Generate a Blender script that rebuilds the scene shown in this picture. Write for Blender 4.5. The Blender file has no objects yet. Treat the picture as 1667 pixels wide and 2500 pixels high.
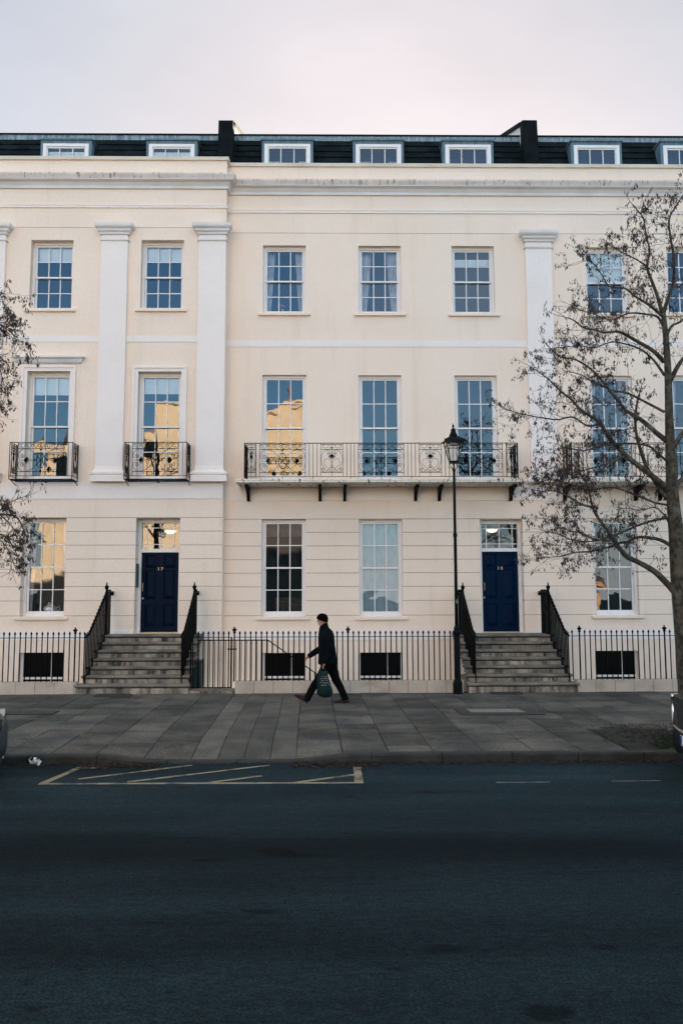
import bpy, bmesh, math, random
from mathutils import Vector, Matrix, Quaternion, noise
R = math.radians
rnd = random.Random(7)
scene = bpy.context.scene
COL = scene.collection

# ------------------------------------------------------------------ camera
CAMZ = 2.105
FPX, CX, CY = 1944.0, 833.5, 1250.0
YAW, PITCH, ROLL = R(0.74), math.atan(194 / 1944), -0.0030
cam_d = bpy.data.cameras.new('camera')
cam = bpy.data.objects.new('camera', cam_d); COL.objects.link(cam)
cam_d.sensor_fit = 'VERTICAL'; cam_d.sensor_height = 36.0
cam_d.lens = FPX / 2500 * 36.0
cam_d.clip_start = 0.1; cam_d.clip_end = 3000
MC = Matrix.Rotation(-YAW, 4, 'Z') @ Matrix.Rotation(math.pi / 2 + PITCH, 4, 'X') @ Matrix.Rotation(ROLL, 4, 'Z')
MC.translation = Vector((0, 0, CAMZ))
cam.matrix_world = MC
scene.camera = cam

# ------------------------------------------------------------------ light
EXPO = 2.48
SUN_EL, SUN_AZ = R(17.5), R(5.0)
sun_d = bpy.data.lights.new('sun', 'SUN')
sun_d.energy = 5.0; sun_d.angle = R(0.6); sun_d.color = (1.0, 0.86, 0.68)
sun = bpy.data.objects.new('sun', sun_d); COL.objects.link(sun)
sdir = Vector((math.sin(SUN_AZ) * math.cos(SUN_EL), math.cos(SUN_AZ) * math.cos(SUN_EL), math.sin(SUN_EL)))
sun.rotation_euler = (-sdir).to_track_quat('-Z', 'Y').to_euler()
world = bpy.data.worlds.new('World'); scene.world = world; world.use_nodes = True
nt = world.node_tree; nt.nodes.clear()
def N(t, nt_, **kw):
    n = nt_.nodes.new(t)
    for k, v in kw.items(): setattr(n, k, v)
    return n
def build_world():
    L = nt.links.new
    sky = N('ShaderNodeTexSky', nt); sky.sky_type = 'NISHITA'; sky.sun_disc = False
    sky.sun_elevation = SUN_EL; sky.sun_rotation = SUN_AZ; sky.altitude = 50; sky.air_density = 1.2; sky.dust_density = 1.0; sky.ozone_density = 2.0
    geo = N('ShaderNodeTexCoord', nt)
    sep = N('ShaderNodeSeparateXYZ', nt); L(geo.outputs['Generated'], sep.inputs[0])
    # thin cloud sheet: dense towards the sun, broken on the far side
    mp = N('ShaderNodeMapping', nt); mp.inputs['Scale'].default_value = (1.0, 1.0, 2.6); L(geo.outputs['Generated'], mp.inputs[0])
    nz = N('ShaderNodeTexNoise', nt); nz.inputs['Scale'].default_value = 1.7; nz.inputs['Detail'].default_value = 6; nz.inputs['Roughness'].default_value = 0.55
    L(mp.outputs[0], nz.inputs['Vector'])
    fr = N('ShaderNodeMapRange', nt); fr.inputs['From Min'].default_value = -0.35; fr.inputs['From Max'].default_value = 0.45
    fr.inputs['To Min'].default_value = 0.0; fr.inputs['To Max'].default_value = 1.0; fr.interpolation_type = 'SMOOTHSTEP'
    L(sep.outputs['Y'], fr.inputs['Value'])
    rt = N('ShaderNodeMapRange', nt); rt.inputs['From Min'].default_value = -0.15; rt.inputs['From Max'].default_value = 0.25
    rt.inputs['To Min'].default_value = -0.05; rt.inputs['To Max'].default_value = 0.62; rt.interpolation_type = 'SMOOTHSTEP'
    L(sep.outputs['X'], rt.inputs['Value'])
    nc = N('ShaderNodeMapRange', nt); nc.inputs['From Min'].default_value = 0.38; nc.inputs['From Max'].default_value = 0.66
    nc.inputs['To Min'].default_value = 0.0; nc.inputs['To Max'].default_value = 1.0
    L(nz.outputs['Fac'], nc.inputs['Value'])
    m1 = N('ShaderNodeMath', nt, operation='MULTIPLY'); L(rt.outputs[0], m1.inputs[0]); L(nc.outputs[0], m1.inputs[1])
    hz = N('ShaderNodeMapRange', nt); hz.inputs['From Min'].default_value = 0.03; hz.inputs['From Max'].default_value = 0.17; hz.inputs['To Min'].default_value = 0.9; hz.inputs['To Max'].default_value = 0.0; L(sep.outputs['Z'], hz.inputs['Value'])
    m0 = N('ShaderNodeMath', nt, operation='MAXIMUM'); L(m1.outputs[0], m0.inputs[0]); L(hz.outputs[0], m0.inputs[1]); m1 = m0
    mx = N('ShaderNodeMath', nt, operation='MAXIMUM'); L(m1.outputs[0], mx.inputs[0])
    f2 = N('ShaderNodeMath', nt, operation='MULTIPLY'); f2.inputs[1].default_value = 0.93; L(fr.outputs[0], f2.inputs[0]); L(f2.outputs[0], mx.inputs[1])
    # cloud colour: pinkish towards the low sun, cooler away from it
    dt = N('ShaderNodeVectorMath', nt, operation='DOT_PRODUCT'); dt.inputs[1].default_value = tuple(sdir); L(geo.outputs['Generated'], dt.inputs[0])
    cr = N('ShaderNodeValToRGB', nt); L(dt.outputs['Value'], cr.inputs[0])
    k = 1.0 / (0.1 * 2 ** EXPO)
    e = cr.color_ramp.elements
    def c(r, g, b): return (r * k, g * k, b * k, 1)
    e[0].position = 0.0; e[0].color = c(1.3, 1.65, 2.0)
    e[1].position = 1.0; e[1].color = c(0.97, 0.81, 0.755)
    a = e.new(0.80); a.color = c(0.56, 0.60, 0.68)
    a = e.new(0.55); a.color = c(0.60, 0.68, 0.80)
    a = e.new(0.90); a.color = c(0.74, 0.70, 0.705)
    a = e.new(0.955); a.color = c(0.90, 0.765, 0.73)
    mod = N('ShaderNodeMapRange', nt); mod.inputs['To Min'].default_value = 0.86; mod.inputs['To Max'].default_value = 1.07
    mod.inputs['From Min'].default_value = 0.3; mod.inputs['From Max'].default_value = 0.7
    L(nz.outputs['Fac'], mod.inputs['Value'])
    vs = N('ShaderNodeVectorMath', nt, operation='SCALE'); L(cr.outputs[0], vs.inputs[0]); L(mod.outputs[0], vs.inputs['Scale'])
    # pale bright haze low over the far side of the sky
    hb = N('ShaderNodeMix', nt, data_type='RGBA'); bk = N('ShaderNodeMapRange', nt); bk.inputs['From Min'].default_value = 0.1; bk.inputs['From Max'].default_value = -0.5; L(sep.outputs['Y'], bk.inputs['Value'])
    hf = N('ShaderNodeMath', nt, operation='MULTIPLY'); L(hz.outputs[0], hf.inputs[0]); L(bk.outputs[0], hf.inputs[1]); L(hf.outputs[0], hb.inputs['Factor']); L(vs.outputs[0], hb.inputs[6]); hb.inputs[7].default_value = c(2.4, 2.5, 2.5); vs = hb
    # unseen warm veil added high behind the camera to brighten and warm the facade
    hv = N('ShaderNodeMapRange', nt); hv.inputs['From Min'].default_value = 0.40; hv.inputs['From Max'].default_value = 0.66; hv.inputs['To Max'].default_value = 0.92; L(sep.outputs['Z'], hv.inputs['Value'])
    vb = N('ShaderNodeMix', nt, data_type='RGBA'); vf = N('ShaderNodeMath', nt, operation='MULTIPLY'); L(hv.outputs[0], vf.inputs[0]); L(bk.outputs[0], vf.inputs[1]); L(vf.outputs[0], vb.inputs['Factor']); L(vs.outputs[2], vb.inputs[6]); vb.inputs[7].default_value = c(1.02, 0.84, 0.70); vs = vb
    mx2 = N('ShaderNodeMath', nt, operation='MAXIMUM'); L(mx.outputs[0], mx2.inputs[0]); L(hv.outputs[0], mx2.inputs[1]); mx = mx2
    mixc = N('ShaderNodeMix', nt, data_type='RGBA'); sk2 = N('ShaderNodeVectorMath', nt, operation='MULTIPLY'); sk2.inputs[1].default_value = (0.46, 0.66, 0.80); L(sky.outputs[0], sk2.inputs[0]); L(mx.outputs[0], mixc.inputs['Factor']); L(sk2.outputs[0], mixc.inputs[6]); L(vs.outputs[2], mixc.inputs[7])
    bg = N('ShaderNodeBackground', nt); bg.inputs['Strength'].default_value = 0.1; L(mixc.outputs[2], bg.inputs['Color'])
    out = N('ShaderNodeOutputWorld', nt); L(bg.outputs[0], out.inputs['Surface'])
build_world()
vs_ = scene.view_settings
vs_.view_transform = 'Standard'; vs_.look = 'None'; vs_.gamma = 1.0; vs_.exposure = EXPO; vs_.use_curve_mapping = False
scene.cycles.use_denoising = True
scene.cycles.max_bounces = 8; scene.cycles.diffuse_bounces = 4; scene.cycles.glossy_bounces = 4
scene.cycles.transparent_max_bounces = 24; scene.cycles.sample_clamp_indirect = 8.0
scene.cycles.caustics_reflective = False; scene.cycles.caustics_refractive = False

# ------------------------------------------------------------------ projection helpers (photo measurement -> metres)
MR = MC.to_3x3()
def ray(px, py): return MR @ Vector((px - CX, -(py - CY), -FPX))
def P(px, py, Y):
    d = ray(px, py); t = Y / d.y
    return Vector((d.x * t, Y, CAMZ + d.z * t))
def G(px, py, Z=0.0):
    d = ray(px, py); t = (Z - CAMZ) / d.z
    return Vector((d.x * t, d.y * t, Z))
def PX(px, py, Y): return P(px, py, Y).x
def PZ(px, py, Y): return P(px, py, Y).z

# ------------------------------------------------------------------ materials
def mat(name, c1, c2=None, rough=0.7, scale=3.0, detail=5, bump=0.0, bscale=60, metal=0.0, spec=0.5, stretch=(1, 1, 1), lo=0.35, hi=0.65,
        dirt=None, dscale=(6, 6, 0.8), dlo=0.55, dhi=0.75, coat=0.0, attr=None, speck=None):
    m = bpy.data.materials.new(name); m.use_nodes = True; t = m.node_tree; L = t.links.new
    b = t.nodes['Principled BSDF']
    b.inputs['Roughness'].default_value = rough; b.inputs['Metallic'].default_value = metal
    b.inputs['Specular IOR Level'].default_value = spec; b.inputs['Coat Weight'].default_value = coat
    tc = N('ShaderNodeTexCoord', t)
    c2 = c2 or c1
    mp = N('ShaderNodeMapping', t); mp.inputs['Scale'].default_value = stretch; L(tc.outputs['Object'], mp.inputs[0])
    nz = N('ShaderNodeTexNoise', t); nz.inputs['Scale'].default_value = scale; nz.inputs['Detail'].default_value = detail; L(mp.outputs[0], nz.inputs['Vector'])
    mr = N('ShaderNodeMapRange', t); mr.inputs['From Min'].default_value = lo; mr.inputs['From Max'].default_value = hi; L(nz.outputs['Fac'], mr.inputs['Value'])
    mx = N('ShaderNodeMix', t, data_type='RGBA'); L(mr.outputs[0], mx.inputs['Factor'])
    mx.inputs[6].default_value = (*c1, 1); mx.inputs[7].default_value = (*c2, 1)
    out = mx.outputs[2]
    if attr:
        at = N('ShaderNodeAttribute', t); at.attribute_name = attr
        v = N('ShaderNodeVectorMath', t, operation='SCALE'); L(out, v.inputs[0]); L(at.outputs['Fac'], v.inputs['Scale']); out = v.outputs[0]
    if speck:
        sn = N('ShaderNodeTexNoise', t); sn.inputs['Scale'].default_value = speck[0]; sn.inputs['Detail'].default_value = 2; L(tc.outputs['Object'], sn.inputs['Vector'])
        sm = N('ShaderNodeMapRange', t); sm.inputs['From Min'].default_value = 0.3; sm.inputs['From Max'].default_value = 0.7
        sm.inputs['To Min'].default_value = 1 - speck[1]; sm.inputs['To Max'].default_value = 1 + speck[1]; L(sn.outputs['Fac'], sm.inputs['Value'])
        v = N('ShaderNodeVectorMath', t, operation='SCALE'); L(out, v.inputs[0]); L(sm.outputs[0], v.inputs['Scale']); out = v.outputs[0]
    if dirt:
        m2 = N('ShaderNodeMapping', t); m2.inputs['Scale'].default_value = dscale; L(tc.outputs['Object'], m2.inputs[0])
        dn = N('ShaderNodeTexNoise', t); dn.inputs['Scale'].default_value = 1.0; dn.inputs['Detail'].default_value = 8; dn.inputs['Roughness'].default_value = 0.65; L(m2.outputs[0], dn.inputs['Vector'])
        dm = N('ShaderNodeMapRange', t); dm.inputs['From Min'].default_value = dlo; dm.inputs['From Max'].default_value = dhi; L(dn.outputs['Fac'], dm.inputs['Value'])
        dx = N('ShaderNodeMix', t, data_type='RGBA'); L(dm.outputs[0], dx.inputs['Factor']); L(out, dx.inputs[6]); dx.inputs[7].default_value = (*dirt, 1); out = dx.outputs[2]
    L(out, b.inputs['Base Color'])
    if bump:
        bn = N('ShaderNodeTexNoise', t); bn.inputs['Scale'].default_value = bscale; bn.inputs['Detail'].default_value = 4; L(tc.outputs['Object'], bn.inputs['Vector'])
        bp = N('ShaderNodeBump', t); bp.inputs['Strength'].default_value = bump; bp.inputs['Distance'].default_value = 0.01; L(bn.outputs['Fac'], bp.inputs['Height']); L(bp.outputs[0], b.inputs['Normal'])
    return m
CREAM = (0.88, 0.722, 0.595); CREAM2 = (0.845, 0.683, 0.55); WHITE = (0.865, 0.775, 0.715)
M = {}
M['cream'] = mat('stucco_cream', CREAM, CREAM2, 0.85, 0.5, 6, 0.35, 45, dirt=(0.70, 0.56, 0.41), dscale=(2.6, 2.6, 0.32), dlo=0.55, dhi=1.0, speck=(26, 0.035))
M['white'] = mat('stucco_white', WHITE, (0.835, 0.74, 0.68), 0.8, 1.2, 6, 0.3, 45, speck=(22, 0.025))
M['cornice'] = mat('cornice_white', (0.74, 0.70, 0.67), (0.66, 0.61, 0.57), 0.8, 2.0, 6, 0.25, 45)
M['stained'] = mat('cornice_stained', (0.74, 0.65, 0.58), (0.64, 0.55, 0.48), 0.9, 3.0, 6, 0.3, 45, dirt=(0.13, 0.11, 0.09), dscale=(16, 2, 4.5), dlo=0.56, dhi=0.66)
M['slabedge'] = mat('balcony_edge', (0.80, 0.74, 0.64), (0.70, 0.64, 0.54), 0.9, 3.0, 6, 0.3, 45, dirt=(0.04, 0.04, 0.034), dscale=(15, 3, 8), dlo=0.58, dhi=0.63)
M['coping'] = mat('coping_stone', (0.70, 0.63, 0.52), (0.60, 0.52, 0.42), 0.85, 1.5, 6, 0.2, 45, dirt=(0.2, 0.16, 0.12), dscale=(7, 2, 3), dlo=0.64, dhi=0.8)
M['sash'] = mat('sash_paint', (0.82, 0.78, 0.76), (0.78, 0.745, 0.73), 0.45, 6)
M['slate'] = mat('slate', (0.006, 0.012, 0.014), (0.003, 0.007, 0.009), 0.8, 8, 6, 0.6, 20, spec=0.1, dirt=(0.014, 0.018, 0.014), dscale=(3, 3, 6), dlo=0.58, dhi=0.8, attr='tone')
M['lead'] = mat('lead', (0.13, 0.20, 0.235), (0.075, 0.125, 0.155), 0.6, 4, 6, 0.3, 20, stretch=(3, 1, 0.5))
M['leadlight'] = mat('lead_flashing', (0.30, 0.37, 0.40), (0.09, 0.14, 0.17), 0.6, 7, 6, 0.3, 20, stretch=(2, 1, 0.3))
M['darkstone'] = mat('black_upstand', (0.008, 0.011, 0.013), (0.004, 0.006, 0.007), 0.9, 4, 6, 0.5, 20, spec=0.1, dirt=(0.05, 0.05, 0.05), dscale=(9, 9, 9), dlo=0.68, dhi=0.8)
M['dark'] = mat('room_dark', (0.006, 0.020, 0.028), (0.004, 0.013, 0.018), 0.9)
M['roomlit'] = mat('room_wall', (0.20, 0.19, 0.17), (0.16, 0.15, 0.14), 0.9)
M['iron'] = mat('iron_black', (0.0015, 0.002, 0.002), (0.003, 0.003, 0.003), 0.6, 12, spec=0.05)
M['groove'] = mat('wall_joint_shade', (0.50, 0.39, 0.28), (0.40, 0.31, 0.22), 0.9, 2)  # joint shade put into the colour; front light leaves the grooves flat
M['lampiron'] = mat('lamp_iron', (0.001, 0.003, 0.0035), (0.002, 0.0045, 0.005), 0.5, 9, spec=0.10)
M['stone'] = mat('step_stone', (0.37, 0.30, 0.235), (0.17, 0.145, 0.115), 0.9, 2.6, 7, 0.6, 40, dirt=(0.03, 0.03, 0.025), dscale=(6, 6, 1.6), dlo=0.44, dhi=0.64, speck=(50, 0.2), attr='tone')
M['nosing'] = mat('step_nosing', (0.21, 0.185, 0.145), (0.095, 0.085, 0.066), 0.9, 3, 7, 0.4, 40, speck=(50, 0.15))
M['nosingshade'] = mat('step_nosing_shade', (0.022, 0.021, 0.017), (0.04, 0.037, 0.03), 0.95, 8)  # dark colour painted as the shade under each nosing
M['plinth'] = mat('plinth_stone', (0.52, 0.44, 0.36), (0.42, 0.35, 0.28), 0.9, 2.0, 7, 0.4, 40, dirt=(0.24, 0.19, 0.14), dscale=(2, 2, 3.5), dlo=0.55, dhi=0.85, speck=(60, 0.1), attr='tone')
M['paving'] = mat('paving_stone', (0.106, 0.098, 0.082), (0.055, 0.055, 0.050), 0.9, 1.3, 8, 0.5, 30, spec=0.15, attr='tone', lo=.38, hi=.62, dirt=(0.026, 0.027, 0.024), dscale=(1.7, 1.7, 1), dlo=0.52, dhi=0.78, speck=(60, 0.5))
M['mortar'] = mat('paving_joint', (0.010, 0.011, 0.010), (0.006, 0.008, 0.006), 0.95, 3)
M['kerb'] = mat('kerb_stone', (0.028, 0.029, 0.026), (0.015, 0.016, 0.014), 0.9, 3, 7, 0.5, 40, attr='tone', dirt=(0.010, 0.011, 0.009), dscale=(3, 3, 3), dlo=0.45, dhi=0.62, speck=(60, .2))
M['asphalt'] = None
M['yellow'] = mat('worn_yellow_paint', (0.27, 0.22, 0.13), (0.18, 0.15, 0.09), 0.85, 5, 6, 0.2, 50, dirt=(0.045, 0.048, 0.048), dscale=(5, 5, 5), dlo=0.50, dhi=0.62)
M['roadwhite'] = mat('worn_white_paint', (0.18, 0.18, 0.17), (0.09, 0.09, 0.09), 0.85, 8, 6, dirt=(0.03, 0.03, 0.03), dscale=(6, 6, 6), dlo=0.52, dhi=0.62)
M['brass'] = mat('brass', (0.50, 0.40, 0.24), None, 0.35, metal=0.8)
M['soil'] = mat('soil', (0.010, 0.009, 0.006), (0.016, 0.013, 0.009), 0.95, 12, bump=1.0, bscale=30)
M['bark'] = mat('bark', (0.075, 0.064, 0.044), (0.020, 0.017, 0.013), 0.95, 14, 8, 1.0, 45, stretch=(1.2, 1.2, 0.8), lo=.4, hi=.6, dirt=(0.105, 0.108, 0.082), dscale=(7, 7, 5), dlo=0.54, dhi=0.66)
M['twig'] = mat('twig_bark', (0.035, 0.032, 0.026), (0.02, 0.018, 0.016), 0.9, 9)
M['catkin'] = mat('catkin', (0.055, 0.038, 0.034), (0.020, 0.014, 0.015), 0.9, 5)
M['curtain'] = mat('curtain_cloth', (0.55, 0.50, 0.50), (0.42, 0.38, 0.39), 0.9, 5)
M['net'] = mat('net_cloth', (0.45, 0.56, 0.62), (0.36, 0.47, 0.53), 0.9, 7, stretch=(3, 3, .5))
M['blind'] = mat('blind_cloth', (0.90, 0.90, 0.86), (0.84, 0.84, 0.81), 0.9, 2)
M['skin'] = mat('skin', (0.50, 0.22, 0.15), (0.40, 0.16, 0.10), 0.55, 20)
M['coat'] = mat('coat_wool', (0.0025, 0.004, 0.006), (0.005, 0.007, 0.010), 0.95, 14, bump=0.4, bscale=120, spec=0.05)
M['trouser'] = mat('trouser_cloth', (0.003, 0.003, 0.004), (0.006, 0.006, 0.007), 0.95, 10, spec=0.05)
M['hat'] = mat('hat_knit', (0.002, 0.002, 0.003), None, 0.95, bump=0.6, bscale=160, spec=0.05)
M['shoe'] = mat('shoe_leather', (0.020, 0.007, 0.004), (0.006, 0.003, 0.003), 0.5, 12, spec=0.2)
M['lettering'] = mat('pale_print', (0.35, 0.42, 0.42), None, 0.6)
M['black'] = mat('rubber_black', (0.012, 0.012, 0.012), None, 0.7)
M['silver'] = mat('car_paint_silver', (0.03, 0.05, 0.06), (0.025, 0.045, 0.05), 0.35, 3, metal=0.2, coat=0.2)
M['greypaint'] = mat('car_paint_grey', (0.010, 0.016, 0.018), (0.008, 0.013, 0.014), 0.35, 3, metal=0.0, coat=0.1)
M['slatdark'] = mat('dark_slats', (0.05, 0.075, 0.07), (0.035, 0.055, 0.05), 0.8)
M['blackpane'] = mat('dark_pane', (0.002, 0.002, 0.002), None, 0.3, spec=0.1)
M['chrome'] = mat('chrome', (0.5, 0.5, 0.5), None, 0.2, metal=1.0)
M['plate'] = mat('plate_white', (0.62, 0.64, 0.66), None, 0.4)
M['plateblue'] = mat('plate_blue', (0.01, 0.03, 0.16), None, 0.4)
M['carglass'] = mat('car_glass', (0.01, 0.013, 0.015), None, 0.06, spec=0.8)
M['goldwall'] = mat('opposite_stucco', (0.88, 0.71, 0.51), (0.82, 0.65, 0.45), 0.9, 1.2, 5, dirt=(0.62, 0.48, 0.28), dscale=(3, 3, 0.6), dlo=0.5, dhi=0.8)
M['sandstone'] = mat('opposite_sandstone', (0.62, 0.36, 0.20), (0.42, 0.24, 0.14), 0.9, 2.5, 6, 0.5, 10)
M['roofdark'] = mat('opposite_slate', (0.06, 0.055, 0.055), (0.10, 0.07, 0.06), 0.9, 5)
M['pot'] = mat('terracotta', (0.45, 0.20, 0.13), (0.3, 0.12, 0.09), 0.9, 5)
M['bin'] = mat('bin_plastic', (0.012, 0.04, 0.04), None, 0.5)
M['cushion'] = mat('patterned_cloth', (0.30, 0.20, 0.16), (0.10, 0.07, 0.06), 0.9, 35, 3, lo=0.42, hi=0.58)
M['pink'] = mat('petal_pink', (0.75, 0.10, 0.16), (0.55, 0.05, 0.10), 0.7, 30)
M['leafgreen'] = mat('leaf_green', (0.06, 0.16, 0.05), (0.03, 0.09, 0.03), 0.7, 20)
M['china'] = mat('white_china', (0.65, 0.66, 0.64), (0.5, 0.52, 0.5), 0.4, 9)
M['litter'] = mat('dead_leaf', (0.045, 0.024, 0.014), (0.010, 0.007, 0.005), 0.9, 15, detail=3)
M['grass'] = mat('grass_blade', (0.006, 0.026, 0.008), (0.014, 0.04, 0.012), 0.8, 9)
M['bagcloth'] = mat('bag_plastic', (0.0006, 0.007, 0.007), (0.004, 0.022, 0.020), 0.55, 9, 5, spec=0.15, stretch=(1, 1, 0.5), bump=0.5, bscale=25)
def navy(name, c):
    return mat(name, c, tuple(x * 0.85 for x in c), 0.42, 4, spec=0.06)
M['navy'] = navy('door_paint_navy', (0.0004, 0.0075, 0.024))
M['blue'] = navy('door_paint_blue', (0.0002, 0.011, 0.036))

def asphalt():
    m = bpy.data.materials.new('asphalt'); m.use_nodes = True; t = m.node_tree; L = t.links.new; b = t.nodes['Principled BSDF']
    tc = N('ShaderNodeTexCoord', t)
    def noise_(sc, st, det=6, rg=0.6):
        mp = N('ShaderNodeMapping', t); mp.inputs['Scale'].default_value = st; L(tc.outputs['Object'], mp.inputs[0])
        n = N('ShaderNodeTexNoise', t); n.inputs['Scale'].default_value = sc; n.inputs['Detail'].default_value = det; n.inputs['Roughness'].default_value = rg; L(mp.outputs[0], n.inputs['Vector']); return n.outputs['Fac']
    def rng(x, a, b_, c, d, sm=False):
        r = N('ShaderNodeMapRange', t); L(x, r.inputs['Value'])
        for k, v in zip(('From Min', 'From Max', 'To Min', 'To Max'), (a, b_, c, d)): r.inputs[k].default_value = v
        if sm: r.interpolation_type = 'SMOOTHSTEP'
        return r.outputs[0]
    def mul(a, b_):
        q = N('ShaderNodeMath', t, operation='MULTIPLY'); L(a, q.inputs[0]); L(b_, q.inputs[1]); return q.outputs[0]
    sep = N('ShaderNodeSeparateXYZ', t); L(tc.outputs['Object'], sep.inputs[0])
    sep_y = sep.outputs['Y']
    f = rng(noise_(1.0, (0.12, 1.6, 1)), 0.3, 0.7, 0.62, 1.36)                     # long wear streaks
    f = mul(f, rng(noise_(0.9, (0.6, 1, 1)), 0.3, 0.7, 0.85, 1.12))
    f = mul(f, rng(noise_(9.0, (0.25, 1.6, 1)), 0.3, 0.7, 0.9, 1.1))
    f = mul(f, rng(noise_(55, (1, 1, 1), 3, 0.8), 0.38, 0.62, 0.45, 1.6)); f = mul(f, rng(noise_(17, (0.7, 1.3, 1), 4, 0.7), 0.36, 0.64, 0.74, 1.28)); f = mul(f, rng(sep_y, 7.2, 9.6, 0.92, 1.32, True)); f = mul(f, rng(noise_(0.35, (0.5, 2.2, 1), 5, 0.6), 0.35, 0.62, 0.78, 1.2))            # aggregate, broad patches, and a lighter tone towards the kerb
    # worn dark track where the middle of the traffic lane is
    wob = N('ShaderNodeMath', t, operation='MULTIPLY_ADD'); L(noise_(0.5, (0.5, 0, 0), 3), wob.inputs[0]); wob.inputs[1].default_value = 0.7; L(sep.outputs['Y'], wob.inputs[2])
    d = N('ShaderNodeMath', t, operation='SUBTRACT'); L(wob.outputs[0], d.inputs[0]); d.inputs[1].default_value = G(800, 2085, -.11).y + .35
    ab = N('ShaderNodeMath', t, operation='ABSOLUTE'); L(d.outputs[0], ab.inputs[0])
    f = mul(f, rng(ab.outputs[0], 0.0, 0.65, 0.60, 1.0, True))
    # small oil spots
    f = mul(f, rng(noise_(2.6, (0.5, 1.3, 1), 2, 0.4), 0.255, 0.305, 0.45, 1.0)); f = mul(f, rng(noise_(6.0, (0.5, 1.2, 1), 2, 0.4), 0.225, 0.27, 0.5, 1.0))
    cs = N('ShaderNodeVectorMath', t, operation='SCALE'); cs.inputs[0].default_value = (0.0088, 0.0178, 0.0218); L(f, cs.inputs['Scale'])
    L(cs.outputs[0], b.inputs['Base Color']); b.inputs['Roughness'].default_value = 0.85; b.inputs['Specular IOR Level'].default_value = 0.08
    bp = N('ShaderNodeBump', t); bp.inputs['Strength'].default_value = 0.6; bp.inputs['Distance'].default_value = 0.006; L(noise_(110, (1, 1, 1), 3, 0.7), bp.inputs['Height']); L(bp.outputs[0], b.inputs['Normal'])
    return m
M['asphalt'] = asphalt()
def glassmat(name, refl, wob=0.5, tint=(0.90, 0.97, 1.0)):
    m = bpy.data.materials.new(name); m.use_nodes = True; t = m.node_tree; L = t.links.new; t.nodes.clear()
    tr = N('ShaderNodeBsdfTransparent', t); tr.inputs[0].default_value = (*tint, 1)
    gl = N('ShaderNodeBsdfGlossy', t); gl.inputs['Roughness'].default_value = 0.0; gl.inputs['Color'].default_value = (0.98, 0.98, 1.0, 1)
    tc = N('ShaderNodeTexCoord', t); nz = N('ShaderNodeTexNoise', t); nz.inputs['Scale'].default_value = 3.0; nz.inputs['Detail'].default_value = 1; L(tc.outputs['Object'], nz.inputs['Vector'])
    bp = N('ShaderNodeBump', t); bp.inputs['Strength'].default_value = wob; bp.inputs['Distance'].default_value = 0.004; L(nz.outputs['Fac'], bp.inputs['Height']); L(bp.outputs[0], gl.inputs['Normal'])
    fr = N('ShaderNodeFresnel', t); fr.inputs['IOR'].default_value = 1.5
    ad = N('ShaderNodeMath', t, operation='ADD'); ad.inputs[1].default_value = refl; ad.use_clamp = True; L(fr.outputs[0], ad.inputs[0])
    mx = N('ShaderNodeMixShader', t); L(ad.outputs[0], mx.inputs[0]); L(tr.outputs[0], mx.inputs[1]); L(gl.outputs[0], mx.inputs[2])
    o = N('ShaderNodeOutputMaterial', t); L(mx.outputs[0], o.inputs[0]); return m
M['glass'] = glassmat('window_glass', 0.05, 0.3)
M['lampglass'] = glassmat('lamp_glass', 0.02, 0.2, (0.93, 0.94, 0.94))
def emis(name, c, s):
    m = bpy.data.materials.new(name); m.use_nodes = True; b = m.node_tree.nodes['Principled BSDF']
    b.inputs['Base Color'].default_value = (*c, 1); b.inputs['Emission Color'].default_value = (*c, 1); b.inputs['Emission Strength'].default_value = s; return m
M['bulb'] = emis('lit_shade', (1.0, 0.85, 0.60), 0.32)

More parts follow.
